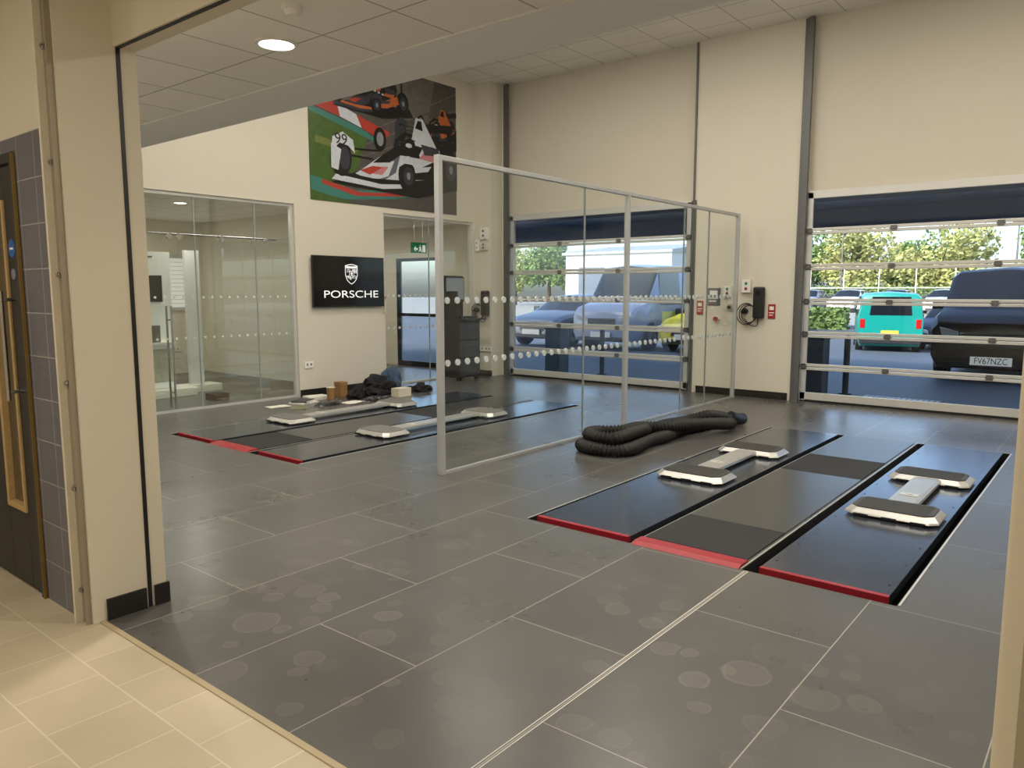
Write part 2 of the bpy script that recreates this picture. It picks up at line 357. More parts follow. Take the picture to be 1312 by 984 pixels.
# ---------------- vehicle doors
def gdoor(n,a,b):
    y0,y1=YB+.02,YB+.06
    g=MB()
    zs=[0.03,.48,.92,1.36,1.82,2.29,2.76]
    g.box(a+.06,a+.13,y0,y1,.02,2.80).box(b-.13,b-.06,y0,y1,.02,2.80)
    for k,z in enumerate(zs):
        h=.043
        if k==0: g.box(a+.06,b-.06,y0,y1,.03,.13)
        elif k==6: g.box(a+.06,b-.06,y0,y1,2.72,2.82)
        else:
            g.box(a+.06,b-.06,y0,y1,z-h,z-.004).box(a+.06,b-.06,y0,y1,z+.004,z+h)
    d=g.obj('door_%d'%n,Malu,kind='structure',bevel=.004,label='sectional vehicle door of aluminium rails with clear glazing')
    o=d.location
    for k in range(6):
        W(o).box(a+.13,b-.13,YB+.036,YB+.044,zs[k]+.03,zs[k+1]-.03).obj('window_pane',Mdglass,parent=d)
    W(o).box(a+.06,b-.06,y0+.005,y1-.005,.0,.03).obj('bottom_seal',Mblack,parent=d)
    for k in range(1,6):
        z=zs[k]
        for x in (a+.1,a+.06+(b-a)*.3,a+.06+(b-a)*.62,b-.1):
            q=W(o); q.box(x-.035,x+.035,YB+.005,YB+.02,z-.03,z+.03).cyl((x-.045,YB+.012,z),(x+.045,YB+.012,z),.009,10)
            q.obj('hinge',Msteel,parent=d)
    for sx,sgn in ((a,1),(b,-1)):
        thin=(n==1 and sgn==-1)
        q=MB(); x0,x1=sorted((sx-sgn*.005,sx+sgn*(.02 if thin else .06)))
        q.box(x0,x1,YB-.03 if thin else YB-.06,YB-.005,0,ZH-.02)
        if not thin:
            xa,xb=sorted((sx-sgn*.06,sx-sgn*.005))
            q.box(xa,xb,YB-.02,YB-.001,0,ZH-.02)
            for k in range(9):
                q.cyl((sx-sgn*.035,YB-.02,.3+k*.55),(sx-sgn*.035,YB-.028,.3+k*.55),.012,8)
        else:
            q.box(sx+.001,sx+.03,YB-.02,YB-.001,0,2.82)
        q.obj('trim_door_track' if (n==1 and sgn==1) else 'trim_door_track.001',Mtrack,kind='structure',label='grey steel vertical door track from floor to ceiling')
gdoor(1,*D1); gdoor(2,*D2)

# ---------------- glass partition
GX=-4.30; gy=[4.39,7.30,10.28]
ge=E('glass_partition','tall clear glass screen in slim silver frame with dotted bands','glass partition',(GX,7.3,0))
o=ge.location
for y in gy:
    W(o).box(GX-.025,GX+.025,y-.025,y+.025,0,2.56).obj('post',Mframe,parent=ge,bevel=.004)
for k in range(2):
    W(o).box(GX-.02,GX+.02,gy[k]+.025,gy[k+1]-.025,2.52,2.56).obj('top_rail',Mframe,parent=ge,bevel=.004)
    W(o).box(GX-.015,GX+.015,gy[k]+.025,gy[k+1]-.025,0,.022).obj('bottom_rail',Mframe,parent=ge)
for y in (6.4625,8.6525,9.3525):
    W(o).box(GX-.007,GX+.007,y-.0075,y+.0075,.022,2.52).obj('glass_joint',Mjoint,parent=ge)
for y0,y1 in ((4.415,6.455),(6.47,7.275),(7.325,8.645),(8.66,9.345),(9.36,10.255)):
    q=W(o); q.box(GX-.005,GX+.005,y0,y1,.022,2.52,0)
    for z in (1.425,.915):
        n=int((y1-y0)/.12)
        for k in range(n):
            y=y0+.06+k*.12; q.cyl((GX-.0065,y,z),(GX+.0065,y,z),.027,16,1)
    q.obj('glass_pane',[Mglass,Mdot],parent=ge)

# ---------------- left wall glazing
def glz(name,y0,y1,z1,splits,lab,dots=True,x=-9.16,dr=.015,gm=None):
    b=MB(); b.box(x-.03,x+.03,y0,y0+.04,0,z1).box(x-.03,x+.03,y1-.04,y1,0,z1).box(x-.03,x+.03,y0+.04,y1-.04,z1-.04,z1).box(x-.02,x+.02,y0+.04,y1-.04,0,.03)
    fr=b.obj(name,Malu,kind='structure',label=lab); o=fr.location
    ys=[y0+.04]+splits+[y1-.04]
    for y in splits: W(o).box(x-.007,x+.007,y-.008,y+.008,.03,z1-.04).obj('glass_joint',Mjoint,parent=fr)
    for k in range(len(ys)-1):
        q=W(o); q.box(x-.005,x+.005,ys[k]+.009,ys[k+1]-.009,.03,z1-.04,0)
        if dots:
            for z in (1.425,.915):
                for i in range(int((ys[k+1]-ys[k])/.12)):
                    yy=ys[k]+.08+i*.12; q.cyl((x-.0065,yy,z),(x+.0065,yy,z),dr,12,1)
        q.obj('glass_pane',[gm or Mglass,Mdot],parent=fr)
glz('window_1',2.5,6.44,2.7,[3.9,5.0,5.85],'full height clear glass office front in silver frame',gm=Moglass)
glz('window_2',8.06,10.16,2.7,[9.1],'full height clear glass corridor screen in silver frame',dr=.022)
re=E('sliding_door_rail','round stainless sliding rail with roller fittings across the glass','door rail',(-9.05,5.1,2.19))
q=W(re.location); q.cyl((-9.05,3.9,2.19),(-9.05,6.1,2.19),.013,14); q.obj('rail',Mss,parent=re,smooth=True)
for y in (4.15,4.62,4.74,5.3,5.75,5.95):
    q=W(re.location); q.cyl((-9.155,y,2.19),(-9.03,y,2.19),.012,10).cyl((-9.06,y,2.155),(-9.035,y,2.155),.035,16); q.obj('roller',Mss,parent=re,smooth=True)
he=E('door_pull_handle','tall thin stainless pull handle on the glass door','door handle',(-9.1,4.62,0.05))
for x in (-9.10,-9.22):
    q=W(he.location); q.cyl((x,4.62,.05),(x,4.62,1.32),.013,12); q.obj('bar',Mss,parent=he,smooth=True)
for z in (.25,1.15):
    q=W(he.location); q.cyl((-9.22,4.62,z),(-9.10,4.62,z),.008,10); q.obj('fixing',Mss,parent=he,smooth=True)

# ---------------- office contents
de=E('display_board','white freestanding display board with small screen and leaflets','display board',(-10.7,4.95,0))
q=W(de.location); q.box(-10.76,-10.7,4.45,5.45,.12,2.05,0); q.obj('board',mat('board_white',(246,246,244),.5,emit=.08),parent=de)
q=W(de.location); q.box(-10.95,-10.45,4.4,5.65,0,.12); q.obj('plinth',Mwhite,parent=de,bevel=.01)
q=W(de.location); q.box(-10.695,-10.66,4.98,5.3,1.35,1.72); q.obj('screen',Mblack,parent=de)
q=W(de.location)
for i in range(11): q.box(-10.699,-10.697,4.55,4.82+.04*(i%3),1.78-i*.055,1.798-i*.055,0)
for i in range(3): q.box(-10.699,-10.697,4.6,5.2-.1*i,1.97-i*.05,1.99-i*.05,0)
q.obj('printed_lines',mat('print_grey',(90,90,98),.7),parent=de)
for ya,m in ((4.52,(150,164,180)),(4.99,(186,182,170))):
    q=W(de.location); q.box(-10.699,-10.696,ya,ya+.42,.2,.68); q.obj('printed_panel',mat('print_%d'%m[0],m,.6,var=.3,scale=9),parent=de)
q=W(de.location); q.box(-10.70,-10.55,4.5,5.4,.75,.78); q.obj('leaflet_shelf',Mpaper,parent=de)
for y,m in ((4.56,'leaf_a'),(4.82,'leaf_b'),(5.06,'leaf_c')):
    q=W(de.location); q.box(-10.66,-10.62,y,y+.16,.78,1.02); q.obj('leaflet',mat(m,{'leaf_a':(90,96,110),'leaf_b':(196,190,176),'leaf_c':(110,104,100)}[m],.6,var=.3,scale=14),parent=de)
de2=E('display_board','tall plain white display panel on a low white base','display board',(-10.9,5.95,0))
q=W(de2.location); q.box(-10.96,-10.9,5.78,6.0,.1,2.1); q.obj('board',mat('board_grey',(225,226,228),.6),parent=de2)
q=W(de2.location); q.box(-11.1,-10.75,5.72,6.2,0,.1); q.obj('plinth',Mwhite,parent=de2)
q=MB(); q.box(-13.5,-13.46,5.75,7.25,1.15,1.2).box(-13.5,-13.46,5.75,7.25,2.1,2.15).box(-13.5,-13.46,5.75,5.8,1.2,2.1).box(-13.5,-13.46,7.2,7.25,1.2,2.1)
for i in range(12): q.box(-13.49,-13.47,5.8,7.2,1.21+i*.074,1.21+i*.074+.062,1)
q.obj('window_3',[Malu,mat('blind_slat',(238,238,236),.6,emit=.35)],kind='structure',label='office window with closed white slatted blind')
q=MB(); q.box(-9.9,-9.68,5.45,5.68,0,.09); q.box(-9.88,-9.70,5.47,5.66,.09,.093,1)
q.obj('cardboard_box',[mat('dark_card',(96,76,54),.8),Mblack],label='small open brown cardboard box on the office floor',cat='cardboard box')
def socket(x,y,z,facing,w=.15,h=.09,lab='white double electrical socket on the wall',cat='socket',name='wall_socket',m=None,grp=None):
    b=MB()
    if facing=='x':
        b.box(x,x+.015,y-w/2,y+w/2,z-h/2,z+h/2,0)
        for s in(-1,1): b.box(x+.015,x+.018,y+s*w*.22-.012,y+s*w*.22+.012,z-.01,z+.02,1)
    else:
        b.box(x-w/2,x+w/2,y-.015,y,z-h/2,z+h/2,0)
        for s in(-1,1): b.box(x+s*w*.22-.012,x+s*w*.22+.012,y-.018,y-.015,z-.01,z+.02,1)
    return b.obj(name,[m or Mwhite,Mtrack],label=lab,cat=cat,group=grp,bevel=.003)
socket(-13.5,6.9,.45,'x')
q=MB(); q.box(-11.6,-11.54,10.6,10.66,0,2.15).box(-10.36,-10.3,10.6,10.66,0,2.15).box(-11.54,-10.36,10.6,10.66,2.09,2.15).box(-11.54,-10.36,10.61,10.65,0,.1).box(-11.54,-10.36,10.61,10.65,1.0,1.06)
dd=q.obj('door_3',Mdark,kind='structure',label='dark framed glazed external door at the corridor end')
q=W(dd.location); q.box(-11.54,-10.36,10.626,10.634,.1,1.0).box(-11.54,-10.36,10.626,10.634,1.06,2.09); q.obj('glass_pane',Mdglass,parent=dd)
q=W(dd.location); q.cyl((-10.45,10.57,.85),(-10.45,10.57,1.35),.015,10); q.obj('handle',Mss,parent=dd)
EY=9.3
ex=E('exit_sign','green and white emergency exit sign hanging from ceiling','exit sign',(-9.6,EY,2.2))
q=W(ex.location); q.box(-9.61,-9.59,EY-.18,EY+.18,2.15,2.33,0)
q.obj('panel',Mgreen,parent=ex)
q=W((-9.6,EY,2.25)); x=-9.589; d=EY-9.3
pg=lambda L:[(a+d,b) for a,b in L]
q.prism(pg([(9.17,2.27),(9.22,2.32),(9.22,2.285),(9.27,2.285),(9.27,2.255),(9.22,2.255),(9.22,2.22)]),'x',x,x+.002)
q.box(x,x+.002,9.38+d,9.45+d,2.22,2.34); q.cyl((x,9.325+d,2.33),(x+.002,9.325+d,2.33),.012,10); q.prism(pg([(9.30,2.31),(9.345,2.31),(9.35,2.27),(9.37,2.22),(9.35,2.22),(9.325,2.25),(9.30,2.22),(9.285,2.225),(9.31,2.27)]),'x',x,x+.002)
q.obj('pictogram',Mscreenw,parent=ex)
for yy in (EY-.1,EY+.1):
    q=W(ex.location); q.cyl((-9.6,yy,2.33),(-9.6,yy,2.75),.004,6); q.obj('suspension_rod',Mss,parent=ex)

# ---------------- TV
te=E('wall_television','large black flat television showing a white crest logo','television',(-9.1,7.335,1.27))
q=W(te.location); q.box(-9.07,-9.035,6.67,8.0,1.27,2.01); q.obj('housing',Mblack,parent=te,bevel=.006)
q=W(te.location); q.box(-9.1,-9.07,7.1,7.6,1.45,1.85); q.obj('wall_bracket',Mdark,parent=te)
q=W(te.location); q.box(-9.035,-9.033,6.685,7.985,1.295,1.995); q.obj('screen',Mscreen,parent=te)
q=W(te.location); x=-9.0315; cy=7.36
q.text('PORSCHE',.15,MX_LEFT(x,cy,1.45),0,sx=1.6)
def shield(cx,cz,w,h):
    return [(cx-w/2,cz+h*.42),(cx-w*.25,cz+h*.47),(cx,cz+h*.5),(cx+w*.25,cz+h*.47),(cx+w/2,cz+h*.42),(cx+w/2,cz-h*.05),(cx+w*.38,cz-h*.28),(cx+w*.2,cz-h*.42),(cx,cz-h*.5),(cx-w*.2,cz-h*.42),(cx-w*.38,cz-h*.28),(cx-w/2,cz-h*.05)]
def sh(w,h,m,dx,cz=1.75): q.prism(shield(cy,cz,w,h),'x',x+dx,x+dx+.0008,m)
sh(.235,.30,0,0); sh(.21,.275,1,.001)
q.box(x+.002,x+.0028,cy-.1,cy+.1,1.835,1.865,0)
for k in range(4):
    q.box(x+.002,x+.0028,cy+.015+k*.022,cy+.027+k*.022,1.765,1.825,0)
    q.box(x+.002,x+.0028,cy-.085+k*.022,cy-.073+k*.022,1.665+.012*(3-k),1.73,0)
def antler(cy0,cz0):
    for k in range(3):
        q.tube([(x+.0025,cy0-.035,cz0+k*.018),(x+.0025,cy0,cz0+.012+k*.018),(x+.0025,cy0+.035,cz0+k*.018)],.003,5,0)
antler(cy-.055,1.775); antler(cy+.055,1.685)
sh(.085,.11,0,.003,1.745); sh(.07,.095,1,.004,1.745)
q.prism([(cy-.012,1.71),(cy+.0,1.73),(cy+.018,1.71),(cy+.012,1.745),(cy+.02,1.77),(cy,1.785),(cy-.02,1.765),(cy-.008,1.745)],'x',x+.005,x+.006,0)
q.obj('logo',[mat('logo_white',(225,225,225),.5,emit=.7),Mscreen],parent=te)
b=MB(); b.box(-9.1,-9.06,8.02,8.055,1.15,1.45,0).cyl((-9.06,8.037,1.4),(-9.05,8.037,1.4),.012,10,1)
b.obj('control_box',[Mpanel,Mred],label='slim grey control box beside the television',cat='control box')
socket(-9.1,6.6,.45,'x')

# ---------------- poster
PY0,PZ0=6.72,2.79; PW,PH=3.0,2.1; PXX=-9.092
pc=[(78,74,72),(66,92,38),(168,56,44),(192,197,206),(58,118,108),(18,18,22),(176,92,48),(52,54,62),(128,132,140),(100,95,90),(104,116,56),(92,96,106),(188,120,124)]
pm=[mat('poster_ink_%d'%i,c,.35,var=.35 if i in (0,1,9) else .2,scale=10 if i in(0,1,9) else 26) for i,c in enumerate(pc)]
pe=E('poster','large wall poster of three single-seat racing cars on track','poster',(-9.1,PY0+PW/2,PZ0))
q=W(pe.location); q.box(-9.097,PXX,PY0,PY0+PW,PZ0,PZ0+PH); q.obj('board',Mblack,parent=pe)
pb=W(pe.location); lay=[0]
def pp(pts,m):
    lay[0]+=1; X=PXX+.0005+lay[0]*.00012
    pts=[(max(0.0,min(PW,a)),max(0.0,min(PH,b))) for a,b in pts]
    pb.poly([(X,PY0+a,PZ0+b) for a,b in pts],m)
def el(cx,cy,rx,ry,m,rot=0,n=22):
    pp([(cx+rx*math.cos(t)*math.cos(rot)-ry*math.sin(t)*math.sin(rot),cy+rx*math.cos(t)*math.sin(rot)+ry*math.sin(t)*math.cos(rot)) for t in [2*math.pi*i/n for i in range(n)]],m)
pp([(0,0),(PW,0),(PW,PH),(0,PH)],0)
pp([(0,1.55),(1.2,1.35),(3,1.45),(3,2.1),(0,2.1)],9)
pp([(0,1.9),(.6,1.8),(.6,2.1),(0,2.1)],7)
pp([(2.35,1.5),(3,1.25),(3,2.1),(2.5,2.1)],0)
for k in range(14):
    y0=.1+.13*k; pp([(0.9,y0*.6),(3,y0+.32),(3,y0+.35),(.9,y0*.6+.012)],0 if k%2 else 9)
pp([(0,.3),(0,1.22),(.5,1.12),(1.05,.98),(.85,.5),(.55,.2)],1)
pp([(.1,.9),(.9,.8),(.8,.72),(.1,.8)],10)
pp([(0,1.22),(0,1.30),(.9,1.12),(1.3,.98),(1.2,.95),(.8,1.05)],4)
pp([(0,1.32),(0,1.52),(.5,1.40),(.55,1.22)],2)
pp([(.55,1.22),(.5,1.40),(.85,1.30),(.95,1.12)],3)
pp([(.95,1.12),(.85,1.30),(1.5,1.14),(1.4,.98)],2)
pp([(0,.12),(0,.34),(.8,.2),(1.6,.28),(3,.55),(3,.45),(1.6,.14),(.6,.05)],4)
pp([(0,0),(0,.14),(.7,.02),(.7,0)],1)
pp([(.2,.3),(.9,.18),(1.7,.24),(2.9,.5),(2.9,.46),(1.7,.19),(.8,.12),(.2,.24)],2)
def fcar(ox,oy,s,body,acc,fair,num=None,sq=.74):
    T=lambda pts:[(ox+a*s,oy+b*s*sq) for a,b in pts]
    P=lambda pts,m: pp(T(pts),m)
    EL=lambda a,b,c,d,m,r=0: el(ox+a*s,oy+b*s*sq,c*s,d*s*sq,m,r)
    P([(0,-.06),(1.1,-.12),(1.85,.06),(1.75,.25),(.3,.12)],5)
    P([(1.2,.78),(1.62,.86),(1.63,.97),(1.2,.9)],acc); P([(1.24,.6),(1.28,.6),(1.28,.8),(1.24,.8)],5); P([(1.54,.6),(1.58,.6),(1.58,.84),(1.54,.84)],5)
    EL(.60,.58,.08,.15,5); EL(.60,.58,.045,.09,8)
    EL(1.58,.34,.15,.27,5); EL(1.60,.34,.085,.16,7); EL(1.60,.34,.03,.06,8)
    EL(1.36,.62,.09,.14,5)
    for a in ((.2,.3,.5,.3),(.2,.38,.6,.42),(.7,.2,.95,.24),(.75,.34,.95,.3)): P([(a[0],a[1]),(a[2],a[3]),(a[2],a[3]+.02),(a[0],a[1]+.02)],5)
    P([(.3,.1),(.62,.38),(.85,.56),(1.12,.66),(1.42,.58),(1.5,.3),(1.2,.14),(.62,.02)],body)
    P([(.45,.06),(.7,.34),(.86,.42),(.8,.18),(.62,.04)],11 if body==3 else 7)
    P([(.9,.1),(1.2,.14),(1.5,.3),(1.45,.48),(1.15,.3)],acc)
    P([(1.0,.2),(1.25,.26),(1.3,.34),(1.05,.28)],fair)
    P([(1.12,.42),(1.34,.40),(1.40,.5),(1.2,.52)],12 if body==3 else acc)
    P([(.28,.09),(.5,.26),(.78,.33),(.7,.12),(.5,.03)],fair)
    P([(.40,.12),(.55,.22),(.70,.24),(.62,.12)],12 if body==3 else 7)
    P([(.5,.26),(.62,.38),(.85,.56),(.86,.42),(.72,.3)],5)
    P([(.78,.42),(1.1,.42),(1.18,.58),(.88,.6)],5)
    EL(1.0,.58,.07,.09,acc); EL(.98,.57,.045,.03,3)
    P([(.76,.44),(.80,.62),(.92,.74),(1.1,.72),(1.14,.66),(.95,.69),(.84,.6),(.80,.44)],5)
    P([(1.02,.66),(1.08,.96),(1.18,.96),(1.38,.6)],body); P([(1.07,.82),(1.11,.93),(1.16,.93),(1.18,.80)],5)
    P([(1.15,.62),(1.4,.6),(1.44,.5),(1.2,.48)],7)
    P([(.0,-.02),(.62,-.06),(1.0,0),(1.0,.05),(.6,.0),(.05,.05)],fair); P([(.05,.05),(.6,.0),(.98,.05),(.9,.09),(.5,.06),(.1,.09)],acc)
    EL(.12,.27,.12,.24,5); EL(.16,.26,.06,.14,7); EL(.95,.16,.12,.22,5); EL(.97,.16,.07,.12,7); EL(.97,.16,.025,.05,8)
    P([(.0,.3),(.02,.5),(.14,.58),(.26,.5),(.28,.34),(.2,.42),(.1,.44)],fair)
    P([(.0,.12),(.08,.1),(.12,.36),(.0,.42)],fair)
    P([(.84,.26),(.86,.38),(.97,.43),(1.08,.38),(1.1,.24),(1.02,.32),(.92,.32)],fair)
    P([(.34,.14),(.5,.22),(.62,.22),(.46,.1)],2)
    for k in range(3): P([(.9+.09*k,.46-.02*k),(.95+.09*k,.46-.02*k),(.95+.09*k,.50-.02*k),(.9+.09*k,.50-.02*k)],3 if body!=3 else 5)
    if num:
        lay[0]+=1
        pb.text(num,.14*s,MX_LEFT(PXX+.0005+lay[0]*.00012,PY0+ox+.12*s,PZ0+oy+.48*s*sq),5,sx=1.1)
fcar(.42,1.40,.86,5,6,7)
fcar(1.62,1.02,.92,6,5,7)
fcar(.36,.34,1.56,3,5,3,'99')
pb.text('TAG',.07,MX_LEFT(PXX+.0005+(lay[0]+1)*.00012,PY0+1.85,PZ0+.60),5)
pb.obj('print',pm,parent=pe)

# ---------------- lifts
def lift(dx,lab):
    e=E('vehicle_lift',lab,'vehicle lift',(-1.88+dx,6.07,0),group='sunken vehicle lifts')
    off=(1.88,-6.07,0)
    for a,b in ((-2.96,-2.27),(-1.455,-0.81)):
        q=MB(off); q.box(a,b,3.96,8.24,-.045,.012,0)
        n=12
        for k in range(n):
            for xx in (a+.035,b-.035): q.cyl((xx,4.1+k*.36,.012),(xx,4.1+k*.36,.014),.007,8,1)
        q.obj('platform',[Mplate,Mdark],parent=e,bevel=.004)
        for ya in (4.3,7.6):
            q=MB(off); q.box(a+.1,b-.1,ya,ya+.2,-.299,-.045); q.obj('support_leg',Mdark,parent=e)
        q=MB(off); q.box(a,b,3.925,3.957,-.03,.014); q.obj('red_edge',Mred,parent=e)
    q=MB(off); q.prism([(3.86,0.001),(3.90,.016),(3.99,.016),(4.0,.001)],'x',-2.21,-1.545); q.obj('red_ramp',Mred,parent=e)
    for p0,p1 in PX:
        for x0,x1,y0,y1 in ((p0-.010,p0-.004,3.88,8.28),(p1+.004,p1+.014,3.88,8.28),(p0-.012,p1+.014,8.285,8.293)):
            q=MB(off); q.box(x0,x1,y0,y1,0.001,.003); q.obj('edge_trim',Malu,parent=e)
    for y0,y1,m in ((4.02,4.62,Mrubber),(4.625,6.345,Mmid),(6.35,7.1,Mrubber),(7.105,8.26,Mmid)):
        q=MB(off); q.box(-2.205,-1.56,y0,y1,.001,.008); q.obj('cover_plate',m,parent=e)
    return e
lift(0,'dark steel twin-platform lift sunk in floor with red edges')
lift(BAYS[1],'dark steel twin-platform lift sunk in floor beyond the glass screen')
Mblk=mat('cast_aluminium',(186,185,182),.34,metal=.55,var=.08,scale=20)
def beam(x,y,L=1.55,hw=.285,top=None,lab='silver lifting beam with two rubber-topped pads on the platform'):
    e=E('lifting_beam',lab,'lifting beam',(x,y,.0165),0,group='lifting beams on the platforms')
    q=MB(); q.prism([(-.095,.02),(-.095,.042),(-.07,.05),(.07,.05),(.095,.042),(.095,.02)],'y',.25,L-.25); q.obj('bar',Mblk,parent=e)
    q=MB(); q.box(-.06,.06,.55,.62,.05,.054).cyl((0,.585,.054),(0,.585,.06),.02,12); q.obj('cover',Malu,parent=e)
    for y0 in (0,L-.36):
        def oc(w,d,c): return [(-w+c,y0+(.36-d)/2),(w-c,y0+(.36-d)/2),(w,y0+(.36-d)/2+c),(w,y0+(.36+d)/2-c),(w-c,y0+(.36+d)/2),(-w+c,y0+(.36+d)/2),(-w,y0+(.36+d)/2-c),(-w,y0+(.36-d)/2+c)]
        A=oc(hw,.38,.05);B=oc(hw-.006,.365,.05);D=oc(hw-.034,.305,.05)
        vs=[(p[0],p[1],.012) for p in A]+[(p[0],p[1],.024) for p in B]+[(p[0],p[1],.052) for p in D]; fs=[]
        for r in (0,8):
            for i in range(8): fs.append((r+i,r+(i+1)%8,r+8+(i+1)%8,r+8+i))
        fs.append(list(range(8))[::-1]); fs.append([16+i for i in range(8)])
        q=MB(); q.add(vs,fs,0)
        for sx in (-1,1):
            q.box(min(sx*.15,sx*.2),max(sx*.15,sx*.2),y0+.002,y0+.358,0,.014)
        q.obj('pad_base',Mblk,parent=e,bevel=.004)
        q=MB(); q.prism(oc(hw-.040,.296,.048),'z',.0525,.059)
        for k in range(14): q.box(-hw+.07,hw-.07,y0+.05+k*.019,y0+.060+k*.019,.059,.0605)
        q.obj('rubber_top',top or Mpad,parent=e)
        for sx in (-.17,0,.17):
            q=MB(); q.box(sx-.045,sx+.045,y0-.011,y0+.004,.004,.02); q.obj('pad_slot',Mblack,parent=e)
    return e
beam(-2.61,5.40); beam(-1.115,5.27,lab='silver lifting beam with dark ribbed rubber pads on the platform')
Mpad2=mat('pad_grey',(126,124,120),.55,var=.1)
beam(-7.40,4.92,1.98,.26,Mpad2,'slim silver lifting beam with grey pads on the platform'); beam(-5.98,5.05,1.98,.26,Mpad2,'slim silver lifting beam with grey pads on the platform')
# ---------------- hose
hr=.06
hp=[(-3.32,7.75,1),(-3.5,7.1,1),(-3.72,6.5,1),(-3.9,6.1,1),(-3.93,5.92,1),(-3.78,5.82,1),(-3.55,5.84,1),(-3.44,6.05,1),(-3.46,6.5,1),(-3.40,6.9,1.1),(-3.42,7.3,1.1),(-3.28,7.95,1),(-3.12,8.12,1.1),(-3.06,7.9,1.5),(-3.2,7.45,2.3),(-3.40,6.95,2.6),(-3.62,6.65,2.6),(-3.68,6.4,2.6),(-3.86,6.18,2.6),(-3.88,5.99,2.6),(-3.72,5.90,2.6),(-3.56,6.02,2.6),(-3.54,6.5,2.6),(-3.60,6.9,1.9),(-3.62,7.35,1.4),(-3.50,7.75,1.6),(-3.33,8.0,2.3),(-3.22,8.2,1.9),(-3.12,8.32,1.3)]
hf=lambda x,y,z:(x-.2*max(0,(y-5.8))/2.3,5.82+(y-5.82)*.9,z*hr)
hp=[hf(*p) for p in hp]
cp=catmull(hp,30)
rs=[cp[0]]; step=.019; acc=0
for a,b in zip(cp,cp[1:]):
    L=(b-a).length
    while acc+L>=step:
        t=(step-acc)/L; a=a+(b-a)*t; rs.append(a.copy()); L=(b-a).length; acc=0
    acc+=L
he=E('exhaust_hose','thick black ribbed exhaust hose folded in a heap on floor','hose',(-3.5,7,0))
q=W(he.location); q.tube(rs,lambda t,i:.053+(.009 if i%2 else -.009)+.004*math.sin(i*.21),14); q.obj('ribbed_hose',mat('hose_black',(20,20,21),.6,bump=.4,bscale=120,var=.3),parent=he,smooth=True,ang=20)
for pts in ([hf(-3.145,8.25,1.9),hf(-3.10,8.38,1.25),hf(-3.08,8.5,1.15)],[hf(-3.35,7.68,1.1),hf(-3.31,7.86,1.1)]):
    q=W(he.location); q.tube(pts,.066,16); q.obj('end_cuff',Mblack,parent=he,smooth=True)

# ---------------- pile of things by the television wall
def lump(cx,cy,rx,ry,rz,m,lab,name,cat,seed,grp=None):
    bm=bmesh.new(); bmesh.ops.create_icosphere(bm,subdivisions=4,radius=1)
    b=MB(); vs=[]
    for v in bm.verts:
        p=v.co; n=noise.noise(p*1.8+Vector((seed*3.1,0,seed)))*.55+noise.noise(p*4+Vector((seed,5,0)))*.3+abs(noise.noise(p*8+Vector((0,seed,2))))*.2
        q=p*(1+n); z=max(0,q.z*.85+.3)
        vs.append((cx+q.x*rx,cy+q.y*ry,z*rz))
    fs=[[v.index for v in f.verts] for f in bm.faces]; bm.free()
    b.add(vs,fs); return b.obj(name,m,label=lab,cat=cat,smooth=True,ang=50,group=grp)
lump(-8.5,7.35,.21,.27,.20,Mcloth,'heap of crumpled black clothing on the floor','clothing_pile','clothing',1)
lump(-8.25,7.97,.15,.17,.10,Mcloth,'flat black crumpled jacket on the floor','jacket','clothing',2)
lump(-8.86,7.95,.12,.15,.26,Mcloth2,'grey-blue fabric bag slumped against the wall','fabric_bag','bag',3)
lump(-8.35,6.83,.11,.12,.12,Mcloth,'small black bag on the floor','bag','bag',4)
lump(-8.18,6.22,.11,.16,.05,Mpoly,'crumpled clear plastic wrapping on the floor','plastic_wrapping','plastic wrapping',5)
lump(-8.02,6.95,.1,.16,.05,Mpoly,'crumpled clear plastic wrapping beside the bags','plastic_wrapping','plastic wrapping',6)
def booklet(x,y,z,w,d,h,r,m,lab,name='booklet'):
    b=MB(); b.box(-w/2,w/2,-d/2,d/2,0,h,0).box(-w/2+.004,w/2+.002,-d/2+.004,d/2-.004,.003,h-.003,1)
    ob=b.obj(name,[m,Mpaper],label=lab,cat='booklet',bevel=.002,group='booklets on the floor'); ob.location=(x,y,z); ob.rotation_euler=(0,0,r); return ob
booklet(-8.55,6.1,0,.24,.32,.025,.2,Mpaper,'thick cream booklet on the floor')
booklet(-8.56,6.11,.0255,.22,.3,.02,.5,mat('cover_grey',(60,62,66),.5),'dark covered booklet on top of another')
booklet(-8.75,6.45,0,.22,.3,.05,-.2,Mpaper,'stack of white papers on the floor')
booklet(-8.25,5.80,0,.2,.28,.012,1.0,mat('cover_olive',(120,125,100),.5),'thin olive leaflet on the floor')
def sheet(x,y,r,lab,seed,w=.21,l=.3):
    b=MB(); n=8; vs=[((i/n-.5)*w,(k/n-.5)*l,.004+.018*abs(noise.noise(Vector((i*.4+seed,k*.4,seed))))) for i in range(n+1) for k in range(n+1)]
    fs=[(i*(n+1)+k,(i+1)*(n+1)+k,(i+1)*(n+1)+k+1,i*(n+1)+k+1) for i in range(n) for k in range(n)]
    b.add(vs,fs); ob=b.obj('paper_sheet',Mpaper,label=lab,cat='paper',smooth=True,group='loose papers on the floor'); ob.location=(x,y,0.002); ob.rotation_euler=(0,0,r)
sheet(-8.10,6.57,.1,'loose creased white paper sheet on the floor',1); sheet(-8.55,5.70,-.1,'loose creased white paper sheet on the floor',3)
b=MB(); b.cyl((-8.48,6.50,0),(-8.48,6.50,.18),.05,20,0,.06).cyl((-8.48,6.50,.18),(-8.48,6.50,.186),.063,20,1)
b.obj('paper_tub',[Mcard,Mcream],label='brown round cardboard tub with pale rim on floor',cat='tub',smooth=True)
